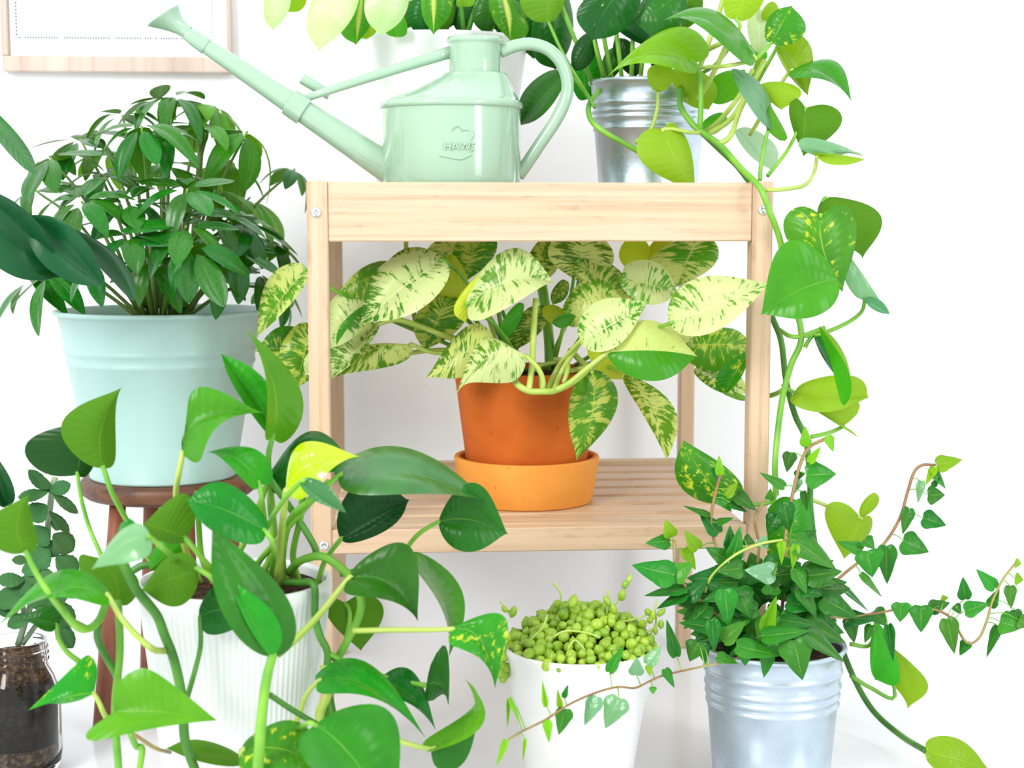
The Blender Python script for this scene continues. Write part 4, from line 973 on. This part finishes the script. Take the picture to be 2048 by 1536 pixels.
# trailing part
L('gd', (1641, 430), (1686, 584), (1712, 450), (1567, 455), 1.47, mid=(1648, 505), sg='FF', arch=.06, Wr=.62, pet=[(1630, 450, 1.5), (1590, 520, 1.51)], label='big heart leaf splashed with yellow beside the right post')
L('md', (1676, 560), (1521, 630), (1578, 482), (1632, 632), 1.432, mid=(1600, 580), sg='FN', arch=.04, Wr=.55, prof='ovate', label='smooth green leaf pointing at the right post')
L('un', (1650, 396), (1725, 517), (1752, 420), (1668, 470), 1.53, mid=(1700, 440), sg='FN', under=True, pet=[(1642, 412), (1632, 445), (1612, 500, 1.52)])
L('ivp', (1729, 600), (1700, 512), (1765, 612), (1690, 560), 1.50, sg='fn', prof='tri', pet=[(1722, 625), (1690, 648), (1640, 668), (1604, 672)], pr=.0022)  # grey sheen of the edge-on blade painted as pale colour
L('gy', (1729, 597), (1779, 628), (1757, 598), (1745, 618), 1.495, sg='fn', prof='strap', Wr=.3)
L('br', (1638, 652), (1686, 810), (1698, 745), (1660, 720), 1.48, mid=(1690, 715), sg='nf', prof='strap', Wr=.3, arch=.08, under=True)
L('dk', (1628, 668), (1668, 748), (1660, 690), (1640, 705), 1.50, sg='fn', prof='ovate', pet=[(1615, 685), (1610, 695)], Wr=.3)
L('lm', (1589, 785), (1738, 795), (1690, 750), (1635, 824), 1.52, mid=(1665, 790), sg='FN', under=True, pet=[(1572, 775), (1566, 768)], label='flat lime leaf below the folded one')
L('lm', (1686, 853), (1626, 818), (1715, 800), (1712, 872), 1.53, sg='FN', under=True, prof='tri', Wr=.9, pet=[(1660, 865), (1622, 874)])
L('gd', (1452, 1002), (1366, 879), (1476, 958), (1362, 975), 1.455, mid=(1400, 940), sg='FF', prof='ovate', arch=.06, Wr=.5, pet=[(1480, 1010), (1540, 1005), (1552, 985)], label='leaf with a broad yellow edge in front of the lower deck')
L('gd', (1592, 1000), (1568, 1150), (1628, 1055), (1522, 1050), 1.535, sg='FF', Wr=.5)
L('lm', (1722, 1036), (1688, 1118), (1742, 1060), (1652, 1015), 1.57, sg='FF', under=True, prof='heart', pet=[(1690, 1030), (1650, 1010), (1618, 998)], pmat='st_pale', Wr=.6)
L('lm', (1722, 1036), (1748, 985), (1755, 1010), (1722, 1010), 1.575, sg='FF', under=True, prof='strap', Wr=.4)
L('br', (1752, 1242), (1750, 1360), (1800, 1350), (1740, 1310), 1.50, sg='fN', pet=[(1740, 1290), (1700, 1288)], label='green folded leaf right of the zinc bucket')
L('lm', (1760, 1275), (1815, 1418), (1846, 1350), (1772, 1350), 1.53, mid=(1805, 1330), sg='FF', under=True, pet=[(1790, 1392, 1.52), (1740, 1375, 1.51), (1702, 1352, 1.5)], label='flat lime leaf right of the zinc bucket')
L('lm', (1853, 1502), (1975, 1535), (1905, 1474), (1905, 1556), 1.415, sg='fn', label='lowest lime leaf near the floor')
T([(1200, 180, 1.66), (1178, 210, 1.63), (1182, 240, 1.61), (1205, 262, 1.6), (1245, 285, 1.6), (1290, 310, 1.6)], .0028, 'st_green', label='runner drooping over the bucket')
T([(1362, 175, 1.62), (1360, 210, 1.6), (1378, 240, 1.58), (1400, 262, 1.57), (1440, 290, 1.55), (1480, 335, 1.52), (1520, 376, 1.483), (1540, 425, 1.478), (1560, 480, 1.49), (1575, 560, 1.5), (1603, 668, 1.5), (1582, 730, 1.5), (1566, 790, 1.5), (1556, 860, 1.5), (1550, 930, 1.49), (1552, 990, 1.49)], .0031, 'st_green', label='long runner trailing over the corner of the shelf')
T([(1400, 262, 1.58), (1440, 300, 1.6), (1482, 342, 1.6), (1513, 400, 1.6), (1522, 520, 1.6), (1540, 620, 1.565), (1562, 680, 1.55), (1572, 760, 1.545), (1590, 830, 1.54), (1612, 880, 1.54), (1620, 960, 1.545), (1622, 1030, 1.545), (1640, 1150, 1.545), (1672, 1262, 1.54), (1705, 1350, 1.535), (1745, 1420, 1.525), (1800, 1470, 1.49), (1852, 1502, 1.43)], .0030, 'st_dark', label='second runner reaching down to the floor')
T([(1560, 660, 1.52), (1580, 672, 1.5), (1604, 672, 1.5), (1650, 655, 1.5)], .0022, 'st_green')
T([(1470, 788, 1.56), (1500, 798, 1.545), (1545, 790, 1.53), (1566, 780, 1.505)], .0024, 'st_green')
for pts in ([(1405, 268, 1.58), (1440, 240, 1.59), (1480, 190, 1.6), (1505, 140, 1.58)], [(1412, 270, 1.58), (1460, 240, 1.58), (1495, 185, 1.58), (1530, 120, 1.58)], [(1440, 288, 1.55), (1462, 270, 1.55), (1480, 220, 1.56), (1508, 165, 1.57)], [(1345, 165, 1.66), (1400, 110, 1.63), (1445, 85, 1.6)], [(1395, 200, 1.6), (1425, 150, 1.6), (1460, 75, 1.58)], [(1370, 205, 1.62), (1390, 160, 1.62), (1440, 20, 1.62), (1450, -30, 1.62)]):
    T(pts, .0027, 'st_pale')
for (a, b_) in ((1225, 1190), (1245, 1222), (1262, 1270), (1280, 1300), (1300, 1370), (1210, 1165), (1185, 1110)):
    T([(a, 168, yg-.01), (a*.7+b_*.3, 110, yg-.02), (b_, -20, yg-.02)], .0024, 'st_green')
T([(1190, 215, 1.62), (1160, 165, 1.64), (1125, 105, 1.66), (1095, 40, 1.67)], .0018, 'st_green')
L('md', (1094, 44), (1100, -50), (1040, 0), (1130, -5), 1.67, sg='FN', under=True)
L('dk', (1108, -30), (1112, 141), (1147, 45), (1062, 80), 1.75, sg='FF', Wr=.5)
L('md', (1170, 200), (1165, 90), (1205, 130), (1140, 150), 1.74, sg='FF')
L('vdk', (1275, 150), (1228, 75), (1270, 95), (1235, 125), 1.71, sg='FF')
L('dk', (1310, 140), (1335, 85), (1340, 120), (1305, 105), 1.71, sg='FF')
L('vdk', (1330, 60), (1225, 20), (1285, 20), (1270, 80), 1.68, sg='fn', prof='ovate')
L('dk', (1215, 160), (1235, 90), (1250, 120), (1205, 120), 1.73, sg='FF')

# ------------------------------------------------------------------ big white pot behind the watering can
yl_ = 1.80; lk = mpp(yl_); lx = P(882, 100, yl_).x; zl_1 = Zy(80, yl_)
ph = thing('potted_philodendron', 'cream and yellow-green philodendron in a large white pot behind the watering can', 'potted plant', (lx, yl_, ztop_deck))
rl1 = 172*lk
pr = [(rl1*.70, ztop_deck+.0004), (rl1*.72, ztop_deck+.003), (rl1*.97, zl_1-.02), (rl1, zl_1-.004), (rl1-.001, zl_1), (rl1-.004, zl_1), (rl1-.006, zl_1-.02)]
V, Fc = lathe(pr, 80, (lx, yl_, 0)); obj('pot', V, Fc, M['white_pot_matt'], ph)
soil(ph, (lx, yl_), rl1-.006, zl_1-.012)
p_ = ph
L('cr', (560, -60), (545, 62), (582, 0), (528, 5), 1.66, sg='FF', pet=[(640, -90, 1.72), (800, 20, 1.79)])
L('lm', (600, -50), (575, 25), (612, 5), (570, 5), 1.70, sg='FF')
L('cr', (680, -60), (638, 104), (715, 10), (618, 15), 1.65, sg='FF', mid=(655, 20), label='cream leaf hanging lowest at the left')
L('ph', (725, -10), (712, 90), (745, 30), (680, 45), 1.70, sg='FF')
L('lm', (745, -20), (732, 80), (760, 40), (705, 45), 1.71, sg='FF')
L('cr', (795, -70), (762, 72), (818, 0), (730, 0), 1.64, sg='FF', mid=(785, 5), label='broad cream leaf above the brace of the can')
L('br', (795, 20), (790, 75), (815, 60), (770, 55), 1.70, sg='FF')
L('ph', (865, -50), (867, 70), (905, 0), (842, 5), 1.65, sg='FF')
L('lm', (930, -40), (928, 14), (950, 0), (912, 2), 1.66, sg='FF')
L('ph', (1000, -30), (1020, 82), (1055, 45), (980, 20), 1.68, sg='FF', mid=(1015, 25), label='leaf with a yellow centre beside the handle')
L('ph', (1020, 10), (1055, 35), (1045, 5), (1030, 40), 1.70, sg='FF')
L('dk', (1010, -30), (990, 60), (1030, 20), (965, 20), 1.76, sg='FF')
L('dk', (910, -30), (895, 60), (935, 10), (880, 15), 1.76, sg='FF')
L('dk', (960, -40), (955, 50), (985, 5), (930, 5), 1.77, sg='FF')
L('md', (825, 0), (805, 62), (835, 35), (795, 35), 1.74, sg='FF')
for (b_, t_, A_, B_, Y_, m_) in (((850, -20), (838, 74), (870, 30), (815, 25), 1.73, 'dk'), ((905, 0), (872, 66), (905, 45), (868, 25), 1.74, 'un'), ((985, -30), (972, 70), (1005, 20), (945, 25), 1.745, 'dk'), ((940, -20), (915, 66), (955, 30), (905, 20), 1.75, 'vdk'),
        ((1030, -20), (1000, 75), (1045, 30), (990, 30), 1.75, 'vdk'), ((770, -10), (790, 78), (805, 40), (760, 40), 1.74, 'md'), ((880, 20), (850, 80), (880, 60), (845, 45), 1.75, 'vdk'), ((1040, 20), (1068, 120), (1085, 60), (1035, 75), 1.78, 'dk'), ((700, -40), (660, 20), (705, 5), (660, -20), 1.7, 'md')):
    L(m_, b_, t_, A_, B_, Y_, sg='FF', prof='ovate')
for i, x in enumerate(range(815, 1010, 22)):
    T([(850+(x-815)*.75, 96, yl_-.03+.004*(i % 3)), (x-4+6*math.sin(x), 60, yl_-.05), (x+(x-910)*.45+20*math.sin(x*3.), -60, yl_-.06)], .0030, ('st_green', 'st_dark', 'st_dark', 'st_brown')[i % 4], name='stalk')

# ------------------------------------------------------------------ ivy in the zinc bucket on the floor
yi = 1.43; ik = mpp(yi); ix = P(1546, 1290, yi).x; zi1 = Zy(1294, yi)
iv = thing('potted_ivy', 'small-leaved green ivy in a zinc bucket on the floor at the right front', 'potted plant', (ix, yi, 0))
bucket(iv, ix, yi, 0, zi1, 120*ik, 145*ik, [Zy(y+8, yi) for y in (1336, 1366, 1384, 1402)], 'ribbed zinc bucket')
soil(iv, (ix, yi), 138*ik, zi1-.012)
p_ = iv
def I(mat, b, t, w, Y, fold=.8, pet=None):
    b = Vector(b); t = Vector(t); d = t-b; n = Vector((d.y, -d.x)).normalized()
    w *= 1.16; t = t+d*.06; c = b+d*.24
    L(mat, b, t, c+n*w, c-n*w*random.uniform(.8, 1.05), Y, dy=random.uniform(-.004, .004), prof='ivy', arch=.06, Wr=max(.42, w/d.length*1.08), pet=pet, pr=.00055, pmat='st_green')
random.seed(3)
IV = [
 ('ivl', (1345, 1073), (1331, 1040), 14, 1.41), ('ivm', (1339, 1082), (1293, 1086), 15, 1.41), ('ivl', (1396, 1098), (1370, 1062), 14, 1.40), ('ivl', (1368, 1098), (1390, 1138), 13, 1.40),
 ('ivm', (1348, 1150), (1268, 1131), 27, 1.38), ('ivm', (1344, 1152), (1384, 1128), 20, 1.385), ('iv', (1372, 1174), (1292, 1191), 12, 1.39), ('iv', (1372, 1186), (1316, 1216), 12, 1.385), ('iv', (1374, 1196), (1413, 1160), 18, 1.385),
 ('iv', (1437, 1066), (1398, 1020), 15, 1.42), ('iv', (1418, 1030), (1368, 1012), 6, 1.42), ('iv', (1434, 1046), (1466, 1036), 7, 1.42), ('iv', (1472, 990), (1511, 1020), 14, 1.43), ('ivm', (1436, 990), (1462, 1022), 12, 1.425), ('ivl', (1452, 992), (1475, 965), 10, 1.425), ('ivl', (1440, 950), (1438, 912), 8, 1.42), ('iv', (1428, 935), (1434, 962), 8, 1.425), ('iv', (1460, 1006), (1494, 1024), 8, 1.425),
 ('iv', (1457, 1120), (1413, 1096), 16, 1.40), ('iv', (1462, 1098), (1460, 1053), 13, 1.40), ('ivm', (1466, 1122), (1480, 1056), 15, 1.395), ('iv', (1488, 1078), (1508, 1086), 11, 1.40),
 ('ivm', (1569, 973), (1521, 946), 10, 1.45), ('iv', (1580, 905), (1574, 942), 14, 1.46), ('ivl', (1612, 892), (1610, 854), 11, 1.46), ('ivm', (1613, 950), (1669, 948), 26, 1.45), ('ivl', (1656, 872), (1666, 902), 9, 1.46), ('iv', (1590, 952), (1610, 946), 9, 1.46), ('ivp', (1598, 958), (1590, 985), 8, 1.455), ('ivl', (1618, 925), (1640, 895), 8, 1.45),
 ('iv', (1568, 1006), (1578, 1062), 18, 1.43), ('iv', (1555, 1030), (1536, 1068), 18, 1.44), ('ivm', (1540, 1000), (1541, 978), 9, 1.45), ('iv', (1606, 983), (1614, 1020), 7, 1.45),
 ('ivm', (1588, 1080), (1668, 1136), 25, 1.39), ('iv', (1600, 1075), (1632, 1062), 9, 1.40), ('ivl', (1563, 1084), (1563, 1128), 8, 1.38), ('ivl', (1592, 1090), (1585, 1136), 9, 1.38), ('ivp', (1520, 1078), (1536, 1098), 12, 1.39),
 ('iv', (1610, 1150), (1664, 1122), 20, 1.42), ('ivp', (1550, 1148), (1492, 1140), 20, 1.375), ('iv', (1552, 1140), (1590, 1180), 16, 1.41), ('ivm', (1592, 1140), (1612, 1186), 15, 1.385), ('iv', (1600, 1172), (1632, 1234), 16, 1.39), ('iv', (1630, 1160), (1672, 1150), 9, 1.43),
 # right, rising shoot
 ('ivl', (1873, 930), (1922, 920), 16, 1.52), ('ivl', (1868, 934), (1852, 968), 9, 1.515), ('ivm', (1866, 942), (1890, 976), 9, 1.52), ('iv', (1856, 990), (1888, 990), 17, 1.51), ('ivp', (1842, 962), (1836, 1004), 9, 1.515), ('iv', (1818, 1017), (1806, 1066), 13, 1.505), ('iv', (1846, 1036), (1890, 1050), 18, 1.505), ('iv', (1806, 1081), (1855, 1103), 22, 1.50), ('iv', (1772, 1092), (1774, 1164), 20, 1.495), ('ivm', (1734, 1102), (1744, 1152), 28, 1.485), ('ivm', (1724, 1100), (1676, 1084), 12, 1.49), ('ivm', (1730, 1078), (1748, 1096), 13, 1.49), ('iv', (1752, 1118), (1780, 1140), 10, 1.5), ('ivm', (1722, 1148), (1762, 1192), 8, 1.475), ('iv', (1686, 1174), (1734, 1220), 6, 1.47), ('iv', (1866, 972), (1880, 955), 6, 1.52),
 # right, level shoot
 ('iv', (1688, 1236), (1752, 1238), 16, 1.46), ('iv', (1700, 1240), (1708, 1284), 14, 1.455), ('ivm', (1742, 1250), (1730, 1284), 12, 1.46), ('iv', (1748, 1222), (1772, 1250), 17, 1.47), ('ivm', (1802, 1206), (1800, 1242), 20, 1.47), ('ivm', (1842, 1212), (1842, 1262), 22, 1.47), ('iv', (1776, 1250), (1786, 1320), 11, 1.46), ('iv', (1860, 1218), (1898, 1206), 15, 1.485), ('ivm', (1894, 1238), (1908, 1304), 19, 1.475), ('iv', (1930, 1198), (1926, 1156), 13, 1.50), ('ivm', (1930, 1222), (1976, 1208), 16, 1.49), ('iv', (1934, 1282), (1920, 1310), 12, 1.49), ('ivm', (1990, 1176), (1954, 1140), 13, 1.50), ('ivm', (1982, 1214), (1998, 1178), 12, 1.50), ('ivm', (2020, 1172), (2022, 1216), 12, 1.51), ('ivm', (2000, 1244), (2040, 1256), 23, 1.50), ('iv', (2030, 1220), (2036, 1256), 12, 1.505), ('iv', (1996, 1252), (1974, 1312), 10, 1.50), ('ivl', (2030, 1158), (2046, 1160), 12, 1.51), ('ivl', (2030, 1125), (2042, 1128), 9, 1.515), ('ivl', (1890, 1200), (1885, 1190), 8, 1.49), ('iv', (1910, 1210), (1922, 1228), 9, 1.49), ('ivm', (2038, 1240), (2062, 1252), 14, 1.5),
 # skirt over the rim
 ('iv', (1353, 1312), (1334, 1242), 13, 1.345), ('iv', (1396, 1284), (1380, 1321), 20, 1.355), ('iv', (1446, 1256), (1362, 1246), 18, 1.37), ('iv', (1424, 1240), (1428, 1304), 15, 1.35), ('iv', (1406, 1288), (1410, 1327), 12, 1.36), ('ivm', (1450, 1180), (1456, 1250), 22, 1.365), ('iv', (1482, 1196), (1500, 1234), 19, 1.37), ('ivl', (1530, 1262), (1552, 1195), 14, 1.36), ('ivm', (1446, 1282), (1490, 1244), 20, 1.355), ('ivm', (1474, 1292), (1558, 1311), 18, 1.335), ('iv', (1536, 1306), (1528, 1353), 14, 1.345), ('iv', (1588, 1280), (1604, 1356), 30, 1.335), ('ivm', (1525, 1272), (1616, 1262), 17, 1.34), ('iv', (1562, 1240), (1632, 1250), 14, 1.36), ('iv', (1624, 1250), (1688, 1284), 17, 1.37), ('iv', (1614, 1268), (1686, 1322), 17, 1.345), ('ivm', (1434, 1312), (1474, 1326), 11, 1.34), ('iv', (1490, 1302), (1490, 1330), 14, 1.35),
 # shoot to the lower left
 ('ivm', (1330, 1338), (1348, 1374), 9, 1.31), ('ivp', (1295, 1328), (1322, 1292), 13, 1.28), ('ivp', (1272, 1350), (1274, 1316), 14, 1.275), ('ivm', (1219, 1344), (1247, 1293), 12, 1.27), ('ivp', (1192, 1394), (1170, 1448), 17, 1.24), ('ivp', (1238, 1396), (1212, 1454), 24, 1.235), ('ivm', (1130, 1418), (1118, 1467), 17, 1.22), ('ivl', (1094, 1440), (1098, 1484), 9, 1.20), ('ivl', (1092, 1412), (1085, 1364), 6, 1.21), ('ivl', (1019, 1396), (1042, 1451), 5, 1.16), ('ivl', (1012, 1480), (993, 1532), 7, 1.14), ('ivl', (1121, 1415), (1115, 1380), 6, 1.22), ('ivm', (1128, 1395), (1136, 1370), 6, 1.22), ('ivl', (1297, 1330), (1300, 1352), 7, 1.28), ('ivm', (1306, 1374), (1306, 1388), 7, 1.29), ('ivl', (1017, 1400), (1015, 1455), 4, 1.16), ('ivl', (1050, 1478), (1046, 1520), 4, 1.16),
]
SH = []
def R_(pts, r=.0014, m='st_brown'):
    stem(iv, pts, r, m, None, name='shoot', seg=6)
    for q in catmull([Vector(p) for p in pts], 8): SH.append(q)
R_([(1500, 1285, 1.40), (1470, 1318, 1.345), (1400, 1334, 1.33), (1330, 1350, 1.31), (1300, 1362, 1.29), (1270, 1376, 1.275), (1235, 1374, 1.26), (1190, 1386, 1.245), (1140, 1408, 1.225), (1090, 1440, 1.20), (1040, 1465, 1.17), (1008, 1485, 1.145)], .0009)
R_([(1590, 1270, 1.43), (1620, 1210, 1.44), (1660, 1172, 1.46), (1710, 1130, 1.48), (1762, 1094, 1.495), (1798, 1040, 1.505), (1815, 985, 1.51), (1828, 945, 1.515), (1845, 930, 1.515), (1870, 930, 1.52)], .0015)
R_([(1590, 1280, 1.43), (1650, 1238, 1.44), (1700, 1235, 1.455), (1760, 1225, 1.465), (1830, 1215, 1.475), (1895, 1230, 1.48), (1932, 1284, 1.485), (1958, 1276, 1.49), (1974, 1240, 1.49), (1984, 1205, 1.495), (2005, 1160, 1.5), (2032, 1125, 1.51)], .0013)
R_([(1560, 1260, 1.43), (1570, 1150, 1.43), (1572, 1060, 1.44), (1585, 990, 1.45), (1600, 930, 1.455), (1618, 895, 1.46), (1650, 878, 1.46)], .0016)
R_([(1410, 1185, 1.39), (1425, 1150, 1.39), (1470, 1110, 1.385), (1520, 1088, 1.385), (1566, 1080, 1.385)], .0013, 'st_pale')
R_([(1470, 1240, 1.40), (1450, 1140, 1.41), (1425, 1070, 1.42), (1424, 1020, 1.42), (1440, 950, 1.42)], .0014)
R_([(1460, 1250, 1.40), (1400, 1200, 1.39), (1355, 1150, 1.39), (1348, 1080, 1.40)], .0016)
R_([(1500, 1200, 1.42), (1518, 1100, 1.43), (1510, 1040, 1.43), (1530, 1000, 1.44)], .0014)

for a in IV:
    b_ = Vector(a[1]); q = min(SH, key=lambda s: (s.to_2d()-b_).length); dd = (q.to_2d()-b_).length
    pt = None
    if 6 < dd < 75:
        m_ = b_.lerp(q.to_2d(), .5); pt = [(m_.x, m_.y-dd*.12, (a[4]+q.z)/2), (q.x, q.y, q.z)]
    I(*a, pet=pt)
for q in range(125):
    a_ = random.uniform(0, 2*pi); r_ = math.sqrt(random.random())
    bx0 = 1525+125*r_*math.cos(a_); by0 = 1205+75*r_*math.sin(a_)
    an = math.atan2(by0-1215, bx0-1525)+random.uniform(-1, 1); ln = random.uniform(44, 76)
    I(random.choice(['iv', 'iv', 'ivm', 'iv']), (bx0, by0), (bx0+ln*math.cos(an), by0+ln*math.sin(an)*.8+14), ln*random.uniform(.26, .4), random.uniform(1.375, 1.46))
# ------------------------------------------------------------------ succulent in a glass jar
yj = 1.50; jk = mpp(yj); jx = P(32, 1400, yj).x
jz = lambda y: Zy(y, yj)
jar = thing('jar_planter', 'grey-green felted succulent growing in a clear glass jar of dark soil on the floor', 'potted plant', (jx, yj, 0))
rj = 88*jk; zo = jz(1262)
out = [(rj*.80, 0), (rj*.90, .003), (rj*.965, .009), (rj*1.0, .02), (rj*1.0, jz(1385)), (rj*.97, jz(1355)), (rj*.86, jz(1330)), (rj*.745, jz(1312)), (rj*.72, jz(1306))]
for yy in (1300, 1288, 1276): out += [(rj*.72, jz(yy+4)), (rj*.765, jz(yy+1)), (rj*.765, jz(yy-2)), (rj*.72, jz(yy-5))]
out += [(rj*.725, zo-.001), (rj*.715, zo), (rj*.675, zo), (rj*.665, zo-.001)]
inn = [(rj*.665, jz(1306)), (rj*.69, jz(1314)), (rj*.81, jz(1332)), (rj*.915, jz(1357)), (rj*.945, jz(1387)), (rj*.945, .022), (rj*.90, .0105), (rj*.6, .0065), (1e-6, .006)]
V, Fc = lathe(out+inn, 64, (jx, yj, 0)); obj('jar', V, Fc, M['glass'], jar, label='clear glass jar with a screw thread')
def fill(pr, m, lab):
    V, Fc = lathe(pr, 48, (jx, yj, 0)); obj('soil', V, Fc, M[m], jar, label=lab)
g = .002
fill([(rj*.55, .0078), (rj*.86, .0115), (rj*.915, .021), (rj*.915, .030), (1e-6, .030)], 'pebble', 'layer of pebbles at the bottom of the jar')
fill([(rj*.912, .0302), (rj*.912, jz(1388)), (rj*.88, jz(1360)), (rj*.78, jz(1336)), (1e-6, jz(1336))], 'soil_dark', 'dark soil in the jar')
fill([(rj*.77, jz(1335.8)), (rj*.655, jz(1314)), (rj*.635, jz(1304)), (rj*.635, jz(1288)), (1e-6, jz(1284))], 'gravel', 'brown gravel on top of the soil')
p_ = jar
SU = [((100, 985), (62, 945), 11), ((105, 975), (70, 960), 10), ((98, 985), (136, 970), 12), ((104, 985), (150, 1022), 9), ((96, 985), (43, 994), 10), ((94, 1010), (62, 1035), 18), ((98, 1022), (134, 1060), 9), ((100, 1045), (124, 1048), 12), ((98, 1058), (70, 1080), 20), ((106, 1068), (142, 1098), 19), ((100, 1098), (66, 1125), 22), ((112, 1112), (150, 1145), 19), ((85, 1130), (48, 1142), 12), ((98, 1138), (78, 1186), 30), ((74, 1140), (26, 1192), 12), ((50, 1160), (0, 1160), 12), ((62, 1180), (-6, 1205), 18), ((90, 1150), (92, 1216), 36), ((108, 1200), (140, 1248), 18), ((112, 1245), (142, 1290), 15), ((75, 1215), (100, 1238), 12), ((44, 1210), (0, 1222), 14), ((60, 1120), (28, 1120), 8), ((110, 1080), (96, 1110), 16), ((120, 1150), (150, 1190), 16), ((60, 1230), (20, 1250), 12)]
for i, (b_, t_, w_) in enumerate(SU):
    b_ = Vector(b_); t_ = Vector(t_); d_ = t_-b_; t_ = t_+d_*.14; w_ *= 1.3; n_ = Vector((d_.y, -d_.x)).normalized(); c_ = b_+d_*.58
    L('su', b_, t_, c_+n_*w_, c_-n_*w_, 1.48-.002*(i % 7), prof='round', Wr=max(.4, w_/d_.length), arch=.08, bulge=.2)
T([(36, 1290, yj), (55, 1230, yj-.005), (75, 1170, yj-.008), (92, 1110, yj-.01), (97, 1040, yj-.01), (104, 985, yj-.012), (110, 955, yj-.012)], .0030, 'st_grey')
T([(40, 1288, yj), (48, 1235, yj), (40, 1190, yj), (30, 1165, yj)], .0026, 'st_grey')
T([(45, 1288, yj), (80, 1240, yj-.005), (108, 1210, yj-.008), (118, 1200, yj-.008)], .0024, 'st_grey')
